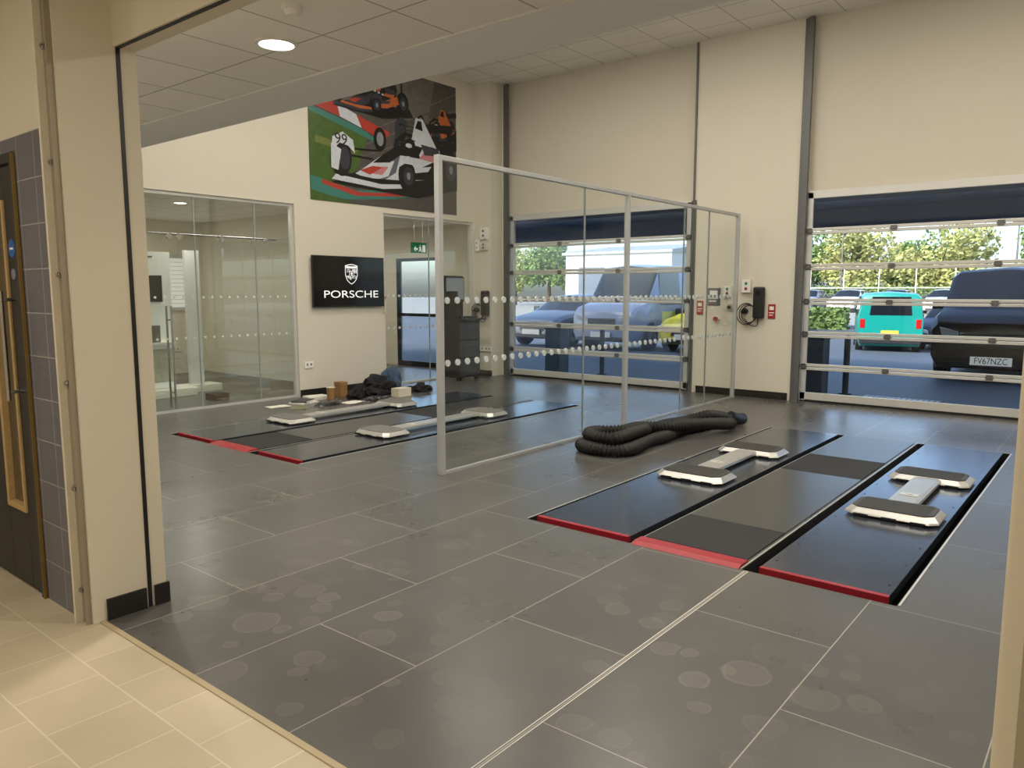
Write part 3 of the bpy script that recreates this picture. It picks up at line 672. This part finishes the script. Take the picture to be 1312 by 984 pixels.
b=MB(); b.box(-8.76,-8.62,6.78,6.90,0,.21); b.box(-8.765,-8.615,6.775,6.905,.16,.215); b.obj('cardboard_carton',Mcard,label='upright small brown carton beside the bags',cat='cardboard box',bevel=.004)
b=MB(); b.box(-8.14,-7.98,7.3,7.54,0,.12,0); b.box(-8.13,-7.99,7.4,7.44,.12,.122,1); b.obj('white_carton',[Mcream,Mpaper],label='small cream box in front of black clothing',cat='box',bevel=.004)

# ---------------- workstation
ke=E('diagnostic_workstation','tall dark grey workshop trolley with monitor and keyboard shelf','workstation',(-8.8,9.5,0))
o=ke.location
q=W(o); q.box(-9.05,-8.6,9.2,9.75,.06,1.0).box(-9.05,-8.98,9.2,9.75,1.0,1.76).box(-8.98,-8.62,9.2,9.24,1.0,1.5); q.obj('cabinet',Mdark,parent=ke,bevel=.01)
for z in (.1,.4,.7):
    q=W(o); q.box(-8.6,-8.585,9.23,9.72,z,z+.27); d=q.obj('drawer',mat('drawer_grey',(46,48,52),.4),parent=ke,bevel=.006)
    q=MB((8.8,-9.5,0)); q.cyl((-8.57,9.33,z+.21),(-8.57,9.62,z+.21),.008,8).box(-8.585,-8.565,9.33,9.34,z+.2,z+.22).box(-8.585,-8.565,9.61,9.62,z+.2,z+.22); q.obj('handle',Mss,parent=d)
q=W(o); q.box(-8.98,-8.93,9.26,9.72,1.32,1.74); q.obj('monitor',Mblack,parent=ke,bevel=.006)
q=W(o); q.box(-8.93,-8.928,9.28,9.70,1.36,1.72); q.obj('screen',mat('screen_grey',(120,126,132),.4,emit=.2),parent=ke)
q=W(o); q.box(-8.95,-8.45,9.22,9.74,1.02,1.05); q.obj('shelf',Mblack,parent=ke)
q=W(o); q.box(-8.75,-8.6,9.28,9.65,1.05,1.075)
for i in range(10):
    for k in range(4): q.box(-8.74+k*.034,-8.712+k*.034,9.29+i*.035,9.317+i*.035,1.075,1.082)
q.obj('keyboard',Mblack,parent=ke)
for x in (-9.0,-8.65):
    for y in (9.26,9.69):
        q=W(o); q.cyl((x,y-.015,.035),(x,y+.015,.035),.035,14); q.obj('castor',Mblack,parent=ke)

# ---------------- wall fittings on back wall
def charger(x,z,lab,YW):
    e=E('charger_unit',lab,'charging unit',(x,YW,z),group='black charging units')
    o=e.location
    q=W(o); q.box(x-.075,x+.075,YW-.10,YW,z+.02,z+.46); q.obj('housing',Mblack,parent=e,bevel=.025)
    q=W(o); q.box(x-.03,x+.03,YW-.104,YW-.098,z+.34,z+.41); q.obj('display',Mscreen,parent=e)
    for k in range(3):
        q=W(o); c=Vector((x-.14-.015*k,YW-.04-.015*k,z+.11)); r0=.12+.015*k
        q.tube([(c.x+r0*.9*math.cos(t),c.y,c.z+r0*math.sin(t)-.03) for t in [math.pi*2*i/32 for i in range(33)]],.007,8)
        q.obj('cable_loop',Mblack,parent=e,smooth=True)
    q=W(o); q.tube(catmull([(x,YW-.05,z+.03),(x-.02,YW-.05,z-.08),(x-.12,YW-.05,z-.07),(x-.2,YW-.05,z+.02)],10),.007,8)
    q.obj('cable_tail',Mblack,parent=e,smooth=True)
    q=W(o); q.cyl((x-.2,YW-.08,z+.12),(x-.2,YW-.02,z+.12),.04,18); q.cyl((x-.2,YW-.14,z+.11),(x-.2,YW-.08,z+.12),.022,14); q.obj('plug_holder',Mblack,parent=e,smooth=True)
charger(-4.03,1.1,'black wall charging unit with coiled cable on white pier',YB)
charger(-8.83,1.05,'black wall charging unit with coiled cable in the corner',YC)
def plaque(x,z,w,h,m,lab,kind='sign',name='wall_sign',y=YB):
    b=MB(); b.box(x-w/2,x+w/2,y-.012,y,z-h/2,z+h/2,0)
    b.box(x-w*.3,x+w*.3,y-.0135,y-.012,z+h*.1,z+h*.35,1).box(x-w*.35,x+w*.35,y-.0135,y-.012,z-h*.12,z-h*.06,1).box(x-w*.35,x+w*.2,y-.0135,y-.012,z-h*.28,z-h*.22,1)
    return b.obj(name,[m,Mwhite],label=lab,cat=kind,group='small wall signs')
plaque(-3.86,1.22,.1,.2,Mred,'small red fire action notice beside the charger')
plaque(-4.93,1.26,.1,.2,Mred,'small red fire action notice beside the vehicle door')
plaque(-4.72,1.42,.2,.25,mat('sign_slate',(90,92,104),.5),'grey instruction sign with white lines on pier')
def cbox(x,z,w,h,d,m,lab,y=YB,knob=None,name='control_box'):
    b=MB(); b.box(x-w/2,x+w/2,y-d,y,z-h/2,z+h/2,0)
    b.cyl((x,y-d,z+h*.2),(x,y-d-.012,z+h*.2),w*.16,14,1).cyl((x,y-d,z-h*.2),(x,y-d-.012,z-h*.2),w*.16,14,2)
    return b.obj(name,[m,Mtrack if knob else Mgreen,knob or Mred],label=lab,cat='control box',bevel=.006,group='small control boxes')
cbox(-4.5,1.5,.11,.15,.05,Mwhite,'white push button control box on the pier')
cbox(-4.22,1.57,.13,.18,.06,Mwhite,'white vehicle door control box on the pier')
cbox(-8.86,2.5,.14,.2,.06,Mwhite,'white junction box high on the wall',knob=Mtrack,y=YC)
cbox(-8.86,2.28,.13,.14,.06,Mpanel,'small grey-white sensor box on the wall',knob=Mtrack,y=YC)
cbox(-9.03,2.3,.08,.2,.04,Mwhite,'narrow white box beside the corner',knob=Mtrack,y=YC)
b=MB(); b.cyl((-4.66,YB,1.1),(-4.66,YB-.04,1.1),.045,18,0).cyl((-4.66,YB-.04,1.1),(-4.66,YB-.07,1.1),.035,18,1)
b.obj('emergency_stop_button',[Mwhite,Mred],label='red emergency stop button on the pier',cat='emergency button',smooth=True)
b=MB(); b.cyl((-4.46,YB,1.27),(-4.46,YB-.05,1.27),.04,18,0); b.cyl((-4.46,YB-.05,1.27),(-4.46,YB-.055,1.27),.025,18,1)
b.obj('isolator_switch',[Mss,Mblack],label='round silver key switch on the pier',cat='switch',smooth=True)
socket(-8.97,YC,.48,'y'); socket(-8.8,YC,.48,'y')

# ---------------- left lobby door
de=E('door_4','black fire door with oak framed vision strip',None,(-4.52,1.38,0),kind='structure')
o=de.location
q=W(o); q.box(-4.95,-4.45,1.345,1.395,.01,2.08).box(-4.20,-4.075,1.345,1.395,.01,2.08).box(-4.45,-4.20,1.345,1.395,.01,.40).box(-4.45,-4.20,1.345,1.395,1.93,2.08)
q.obj('leaf',mat('door_black',(34,33,34),.45),parent=de,bevel=.003)
q=W(o); q.box(-4.45,-4.42,1.335,1.395,.40,1.93).box(-4.222,-4.20,1.335,1.395,.40,1.93).box(-4.42,-4.222,1.335,1.395,.40,.43).box(-4.42,-4.222,1.335,1.395,1.90,1.93); q.obj('vision_frame',Mwood,parent=de,bevel=.003)
q=W(o); q.box(-4.42,-4.222,1.365,1.375,.43,1.90); q.obj('glass_pane',mat('vision_glass_dark',(84,76,60),.1,var=.15),parent=de)
q=W(o); q.tube([(-4.13,1.345,1.46),(-4.13,1.285,1.46)],.009,10).tube([(-4.13,1.345,1.02),(-4.13,1.285,1.02)],.009,10).cyl((-4.13,1.28,.98),(-4.13,1.28,1.50),.011,12); q.obj('pull_handle',Mss,parent=de,smooth=True)
q=W(o); q.cyl((-4.135,1.345,1.70),(-4.135,1.342,1.70),.042,26,0); q.box(-4.155,-4.115,1.341,1.343,1.695,1.705,1); q.obj('round_sign',[Mblue,Mwhite],parent=de)
q=W(o); q.cyl((-4.135,1.345,1.58),(-4.135,1.342,1.58),.026,20); q.obj('round_plate',mat('sign_grey',(120,130,145),.5),parent=de)
q=W(o); q.box(-4.07,-4.03,1.335,1.42,0,2.13).box(-4.98,-4.955,1.335,1.42,0,2.13).box(-4.955,-4.07,1.335,1.42,2.09,2.13); q.obj('frame',mat('door_frame_dark',(44,42,42),.4),parent=de)
q=W(o); q.box(-4.031,-4.026,1.33,1.345,0,2.13); q.obj('brass_edge',mat('brass',(170,140,80),.3,metal=.8),parent=de)

# ---------------- exterior
def gz(y):
    if y<17: return -.03
    if y<28: return -.03-.47*(y-17)/11
    if y<38: return -.5
    if y<50: return -.5+.7*(y-38)/12
    return .2
g=MB(); yl=[10.75,12,17,20,24,28,33,38,40,42,46,50,70,140]
for a,b in zip(yl,yl[1:]): g.poly([(-120,a,gz(a)),(60,a,gz(a)),(60,b,gz(b)),(-120,b,gz(b))],0 if a<42 else 1)
g.obj('ground',[Mtarmac,mat('yard_sunlit_tone',(140,140,136),.8,var=.1,scale=.4)],kind='structure',label='bluish tarmac car park, yard beyond coloured pale as if sunlit')  # far strip coloured paler to stand in for sunlight on the ground
MB().box(-9.3,3,10.56,11.3,-.06,-.002).obj('trim_threshold',mat('concrete_apron',(112,118,126),.6,var=.15),kind='structure',label='concrete apron outside the doors')
c=MB(); c.box(-16,6,10.76,14.6,2.95,3.15).box(-16,6,14.3,14.6,2.60,2.95).box(-16,6,11.9,12.1,2.82,2.95)
c.obj('canopy',mat('canopy_blue_grey',(112,128,160),.5),kind='structure',label='blue-grey canopy over the apron')
MB().box(-16,6,10.76,10.9,5.0,5.6).box(-16,-13.6,10.6,10.76,0,5).obj('wall_outer',mat('cladding',(60,62,66),.5),kind='structure')
Mbol=mat('bollard_dark',(36,42,54),.5)
for x,y in ((-3.55,11.45),(-8.2,11.45),(-5.3,11.45)):
    b=MB(); b.box(x-.17,x+.17,y-.15,y+.15,-.03,.85); b.box(x-.185,x+.185,y-.165,y+.165,.8,.86)
    b.obj('plinth_post',Mbol,label='square dark protective post beside the door opening',cat='post',bevel=.015,group='dark posts outside the doors')
for x,y in ((-3.22,11.9),(-7.5,11.9)):
    b=MB(); b.cyl((x,y,-.03),(x,y,.82),.045,16,0).cyl((x,y,.82),(x,y,.86),.045,16,0,.02).cyl((x,y,-.03),(x,y,-.01),.09,16,0)
    b.obj('bollard',Mbol,label='slim round dark bollard on the apron',cat='bollard',smooth=True,group='slim bollards')
b=MB(); b.box(-2.9,-1.9,11.35,11.75,-.03,.0,0)
for i in range(14): 
    for k in range(4): b.box(-2.87+i*.07,-2.83+i*.07,11.38+k*.09,11.43+k*.09,0,.003,1)
b.obj('drain_grate',[Msteel,Mtape],label='pale perforated drain cover set in the apron',cat='drain cover')

Mtyre=mat('tyre',(20,20,22),.8); Mrim=mat('rim',(150,152,156),.35,metal=.8)
Mcarglass=mat('car_glass',(24,28,34),.08,var=.02,spec=.5)
Mtrimb=mat('car_trim',(26,27,30),.5); Mhead=mat('headlamp',(190,196,202),.1,metal=.3); Mtail=mat('tail_lamp',(170,20,24),.2)
Myel=mat('plate_yellow',(225,190,60),.5)
VAN=[(0,.32,.66,.78,.84,.74),(.06,.24,.86,.98,.92,.82),(.22,.2,1.02,1.12,.95,.86),(.75,.2,1.12,1.22,.96,.87),(.9,.2,1.14,1.30,.96,.87),(1.4,.2,1.16,1.90,.97,.84),(1.5,.2,1.16,1.94,.97,.84),(2.6,.2,1.16,1.98,.97,.84),(2.68,.2,1.16,1.98,.97,.84),(3.6,.2,1.16,1.98,.97,.84),(3.68,.2,1.16,1.98,.97,.84),(4.7,.2,1.16,1.96,.97,.84),(4.86,.24,1.12,1.92,.96,.82),(4.92,.3,1.08,1.82,.94,.80)]
VANT=[(y,a,b,c*1.0+(.30 if y>1.3 else (.08 if y>.8 else 0)),w,wr) for y,a,b,c,w,wr in VAN]
CAR=[(0,.3,.5,.58,.70,.6),(.08,.22,.62,.72,.82,.7),(.35,.18,.74,.84,.87,.76),(1.05,.18,.84,.93,.89,.78),(1.15,.18,.86,.97,.89,.78),(1.85,.18,.90,1.38,.89,.62),(1.93,.18,.90,1.40,.89,.62),(2.55,.18,.92,1.44,.89,.63),(2.63,.18,.92,1.44,.89,.63),(3.25,.18,.93,1.41,.89,.62),(3.33,.18,.93,1.39,.89,.62),(3.85,.2,.94,1.15,.88,.66),(3.98,.22,.92,1.05,.86,.68),(4.1,.3,.86,.95,.80,.66)]
def vehicle(name,lab,cat,loc,rot,col,st,wy,sideglass,plate=None,front=True,grp=None,wr=.33,metal=.3,coat=.8,stripe=False):
    e=E(name,lab,cat,loc,rot,group=grp)
    paint=mat('paint_%d_%d_%d'%col,col,.28,metal=metal,var=.03,coat=coat)
    B=MB();G=MB()
    rings=[]
    for y,zb,zt0,zt,w,w2 in st:
        h=[(0,zb),(w*.9,zb),(w,zb+(zt0-zb)*.3),(w,zt0),(w+(w2-w)*.8,zt0+(zt-zt0)*.82),(w2*.9,zt-(zt-zt0)*.05),(0,zt+.015)]
        rings.append([(a,y,b) for a,b in h]+[(-a,y,b) for a,b in h[-2:0:-1]])
    n=12; L=st[-1][0]
    allv=[p for r in rings for p in r]
    for i in range(len(st)-1):
        for jx in range(n):
            f=(i*n+jx,i*n+(jx+1)%n,(i+1)*n+(jx+1)%n,(i+1)*n+jx)
            gl=(i in sideglass and jx in (3,8)) or (i==4 and jx in (4,5,6,7)) or (cat=='car' and i==10 and jx in (5,6))
            (G if gl else B).add([allv[k] for k in f],[(0,1,2,3)])
    B.add(rings[0],[list(range(n))]); B.add(rings[-1],[list(range(n))[::-1]])
    def weld(ob):
        bm=bmesh.new(); bm.from_mesh(ob.data); bmesh.ops.remove_doubles(bm,verts=bm.verts,dist=.0005); bmesh.ops.recalc_face_normals(bm,faces=bm.faces); bm.to_mesh(ob.data); bm.free(); ob.data.set_sharp_from_angle(angle=R(32))
    ob=B.obj('body',paint,parent=e,smooth=True); weld(ob)
    ob=G.obj('windows',Mcarglass,parent=e,smooth=True); weld(ob)
    w=st[3][4]
    for y in wy:
        for sx in (-1,1):
            q=MB(); q.cyl((sx*(w-.2),y,wr),(sx*(w+.012),y,wr),wr,26,0).cyl((sx*(w+.012),y,wr),(sx*(w+.02),y,wr),wr*.66,22,1)
            for k in range(5):
                a=2*math.pi*k/5; q.cyl((sx*(w+.02),y,wr),(sx*(w+.026),y+math.cos(a)*wr*.3,wr+math.sin(a)*wr*.3),.02,6,0)
            q.obj('wheel',[Mtyre,Mrim],parent=e,smooth=True)
            q=MB(); q.cyl((sx*(w-.15),y,wr+.01),(sx*(w+.004),y,wr+.01),wr*1.14,28,0); q.obj('wheel_arch',Mtrimb,parent=e)
    zb,zh=st[1][2],st[1][1]
    q=MB(); q.box(-.42,.42,-.015,.1,zb-.2,zb-.04)
    for k in range(3): q.box(-.41,.41,-.022,-.014,zb-.18+k*.05,zb-.165+k*.05,1)
    q.obj('grille',[Mtrimb,Msteel],parent=e,bevel=.01)
    q=MB(); q.box(-.6,.6,-.03,.1,.24,.34); q.obj('bumper_intake',Mtrimb,parent=e,bevel=.01)
    for sx in (-1,1):
        q=MB(); pts=[(sx*.48,zb-.14),(sx*.76,zb-.08),(sx*.80,zb+.06),(sx*.52,zb-.01)]
        q.prism(pts,'y',-.005,.16); q.obj('headlight',Mhead,parent=e,bevel=.01)
        q=MB(); yb=st[4][0]+.35; zm=st[4][2]+.06
        q.box(min(sx*w,sx*(w+.2)),max(sx*w,sx*(w+.2)),yb,yb+.08,zm,zm+.17); q.obj('mirror',Mtrimb,parent=e,bevel=.03)
        q=MB(); zt=st[-2][2]; q.box(min(sx*.74,sx*.90),max(sx*.74,sx*.90),L-.13,L+.012,zt-.32,zt-.02); q.obj('tail_light',Mtail,parent=e,bevel=.015)
        if stripe:
            q=MB(); xx=sx*(w+.012)
            q.box(min(xx,xx+sx*.004),max(xx,xx+sx*.004),1.5,4.6,.72,.98); q.obj('side_stripe',mat('stripe_yellow',(205,205,60),.5),parent=e)
    zp=.36 if plate else .40
    q=MB(); q.box(-.30,.30,-.06,-.028,zp-.07,zp+.07,0)
    if plate: q.text(plate,.145,MX_BACK(0,-.062,zp),1,sx=.8)
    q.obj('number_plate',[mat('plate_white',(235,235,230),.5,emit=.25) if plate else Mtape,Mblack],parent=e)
    if not front:
        q=MB(); q.box(-.26,.26,L,L+.02,.62,.73,0); q.obj('rear_plate',[Myel,Mblack],parent=e)
        q=MB(); st2=st[-3]; q.prism([(-.62,st2[2]+.06),(.62,st2[2]+.06),(.56,st2[3]-.14),(-.56,st2[3]-.14)],'y',L-.08,L+.004); q.obj('rear_window',Mcarglass,parent=e)
        q=MB(); q.box(-.9,.9,L-.02,L+.06,.3,.5); q.obj('rear_bumper',Mtrimb,parent=e,bevel=.02)
    return e
SGC=(5,6,8)
vehicle('van','near-black van parked nose-on with white number plate','van',(-1.74,14.9,gz(15.3)),0,(14,15,19),VAN,(.95,3.95),(5,6),plate='FV67NZC',metal=0,coat=.15)
vehicle('van','bright teal passenger van parked with its rear showing','van',(-7.35,31.6,gz(31.6)),R(196),(10,135,125),VAN,(.95,3.95),(6,8,10),front=False,metal=.0,coat=.3)
vehicle('car','mid blue car parked between two vans','car',(-4.75,28.9,gz(29)),R(2),(30,42,70),[(y,a,b*1.12,c*1.12,w,w2) for y,a,b,c,w,w2 in CAR],(.75,3.3),SGC,coat=.3)
vehicle('car','dark grey hatchback parked near the hedge','car',(-12.9,34.5,gz(35)),R(15),(40,46,56),CAR,(.75,3.3),SGC,coat=.3)
vehicle('van','tall pale blue-grey panel van parked nose-on','van',(-10.75,17.0,gz(17)),R(0),(128,140,162),VANT,(.95,3.95),(5,6),metal=0,coat=.2,stripe=True)
vehicle('car','grey-blue car parked beside the tall van','car',(-13.05,17.0,gz(16)),R(0),(84,94,112),CAR,(.75,3.3),SGC,metal=0,coat=.3)
vehicle('car','yellow hatchback parked beside the tall van','car',(-8.62,17.6,gz(17.6)),R(0),(196,186,50),CAR,(.75,3.3),SGC,metal=0,coat=.3)
vehicle('car','dark blue car parked behind the yellow one','car',(-9.6,28.0,gz(28)),R(90),(40,50,74),CAR,(.75,3.3),SGC,coat=.3)
vehicle('car','pale grey estate parked across the yard','car',(-14.8,26.5,gz(26)),R(90),(120,130,146),CAR,(.75,3.3),SGC,coat=.3)
w0=vehicle('car','white car in the distant parking row','car',(-14,49.6,.18),R(0),(205,208,212),CAR,(.75,3.3),SGC,grp='cars in the distant parking row',coat=.3)
s0=vehicle('car','silver car in the distant parking row','car',(-16.6,49.6,.18),R(0),(140,144,150),CAR,(.75,3.3),SGC,grp='cars in the distant parking row',coat=.3)
for k in range(7):
    dup(w0 if k%2 else s0,(-11.3+k*2.7,49.6+random.uniform(-.3,.2),.18))
# trees
Mleaf=mat('leaf_green',(98,122,64),.7,var=.45,scale=1.3); Mleaf2=mat('leaf_autumn',(154,158,98),.7,var=.35,scale=1.2); Mbark=mat('bark',(80,66,52),.9,bump=.5,var=.2)
def tree(x,y,h,r,m,lab,seed,nl=3400):
    rd=random.Random(seed); e=E('tree',lab,'tree',(x,y,gz(y)),group='trees beyond the car park')
    q=MB(); q.tube([(0,0,0),(.05,.02,h*.3),(0,.1,h*.6)],lambda t,i:.22-.15*t,10)
    for k in range(7):
        a=rd.uniform(0,6.28); z=h*rd.uniform(.3,.55); q.tube([(0,0,z),(math.cos(a)*r*.35,math.sin(a)*r*.35,z+h*.15),(math.cos(a)*r*.65,math.sin(a)*r*.65,z+h*.26)],lambda t,i:.07-.05*t,6)
    q.obj('trunk',Mbark,parent=e,smooth=True)
    q=MB(); cl=[(rd.uniform(-.65,.65)*r,rd.uniform(-.6,.6)*r,h*rd.uniform(.25,.85),r*rd.uniform(.3,.5)) for _ in range(14)]
    for i in range(nl):
        c=rd.choice(cl); d=Vector((rd.gauss(0,1),rd.gauss(0,1),rd.gauss(0,1))).normalized()*c[3]*rd.uniform(.6,1.1)
        p=Vector(c[:3])+d; u=Vector((rd.gauss(0,1),rd.gauss(0,1),rd.gauss(0,1))).normalized(); w=u.orthogonal().normalized(); s=rd.uniform(.12,.22)
        q.add([p-u*s,p+w*s*.6,p+u*s,p-w*s*.6],[(0,1,2,3)])
    q.obj('foliage',m,parent=e)
tl=[(-3.2,60,6.3,3.0,Mleaf,'leafy green tree beyond the fence'),(-10.5,60,6.0,3.2,Mleaf2,'broad pale green tree beyond the fence'),(-16.5,61,6.4,3.2,Mleaf2,'yellowing autumn tree beyond the fence'),(-21.5,66,6.4,3.2,Mleaf,'large green tree beyond the fence'),(2.6,60,6.2,3.0,Mleaf,'rounded green tree beyond the fence'),(-13.5,68,6.6,3.2,Mleaf,'green tree behind the yellowing tree'),(-23.6,58.2,6.0,2.6,Mleaf2,'yellow-green tree beside the warehouse'),(-39.6,54,6.4,2.6,Mleaf,'green tree beside the warehouse gable'),(-45.8,57,6.8,3.0,Mleaf2,'tall yellow-green tree beyond the warehouse')]
for k,a in enumerate(tl): tree(*a,seed=20+k)
def hedge(x0,x1,y0,y1,z0,h,n,lab,sd):
    rd=random.Random(sd); q=MB()
    for i in range(n):
        p=Vector((rd.uniform(x0,x1),rd.uniform(y0,y1),z0+rd.uniform(0,h))); u=Vector((rd.gauss(0,1),rd.gauss(0,1),rd.gauss(0,1))).normalized(); w=u.orthogonal().normalized()
        q.add([p-u*.16,p+w*.1,p+u*.16,p-w*.1],[(0,1,2,3)])
    q.obj('hedge',Mleaf,label=lab,cat='hedge',kind='stuff')
hedge(-20,10,56.2,57.0,.2,1.6,5200,'long low green hedge behind the parked cars',3)
hedge(-13.0,-10.9,39.5,40.3,-.45,1.1,900,'short clipped green hedge beside the teal van',4)
q=MB()
for i in range(17): q.box(-24+i*2.2,-23.95+i*2.2,54.4,54.45,.2,3.1)
for z in (1.7,3.05): q.box(-24,11.3,54.42,54.45,z,z+.05)
q.obj('fence',Malu,label='pale steel fence along the car park edge',cat='fence')
we=E('warehouse','long white industrial building with ribbed cladding','building',(-31.6,52,.2))
q=MB(); q.box(-4.8,4.8,0,14,0,4.2)
for i in range(29): q.box(-4.75+i*.33,-4.65+i*.33,-.04,0,.9,4.0)
q.obj('walls',mat('cladding_white',(196,200,206),.5),parent=we)
q=MB(); q.prism([(-.3,4.2),(14.3,4.2),(14.3,4.4),(7,5.2),(-.3,4.4)],'x',-5.0,5.0); q.obj('roof',mat('roof_grey',(140,145,152),.5),parent=we)
for a,b_ in ((-3.5,-1),(1,3.5)):
    q=MB(); q.box(a,b_,-.06,-.045,0,3.2); q.obj('loading_door',mat('door_blue',(80,94,114),.5),parent=we)
for x,y in ((-15.5,54.9),(-5.5,54.9)):
    le=E('street_lamp','slim grey car park lamp column','street lamp',(x,y,.2),group='car park lamp columns')
    q=MB(); q.cyl((0,0,0),(0,0,5.4),.07,10,0,.04); q.obj('pole',Msteel,parent=le)
    q=MB(); q.box(-.35,.35,-.1,.1,5.4,5.5); q.obj('lamp_head',Msteel,parent=le,bevel=.02)

# ---------------- world & sun
w=bpy.data.worlds.new('World'); bpy.context.scene.world=w; w.use_nodes=True; nt=w.node_tree
bg=nt.nodes['Background']; sk=nt.nodes.new('ShaderNodeTexSky'); sk.sky_type='NISHITA'; sk.sun_disc=False; sk.sun_elevation=R(32); sk.sun_rotation=R(200); sk.air_density=.8; sk.dust_density=3.0
nt.links.new(sk.outputs[0],bg.inputs[0]); bg.inputs[1].default_value=0.6
sl=bpy.data.lights.new('sun','SUN'); sl.energy=3.8; sl.angle=R(2); sl.color=(1,.95,.86)
so=bpy.data.objects.new('sun',sl); C.objects.link(so); so.rotation_euler=(R(58),0,R(-25))
# ---------------- camera
cd=bpy.data.cameras.new('Camera'); cam=bpy.data.objects.new('Camera',cd); C.objects.link(cam)
cd.sensor_width=36; cd.sensor_fit='HORIZONTAL'; cd.lens=36*973/1312; cd.clip_start=.05; cd.clip_end=500
cam.location=(0,0,1.5); cam.rotation_euler=(R(90-6.97),0,R(39.0))
bpy.context.scene.camera=cam
bpy.context.scene.view_settings.view_transform='Standard'
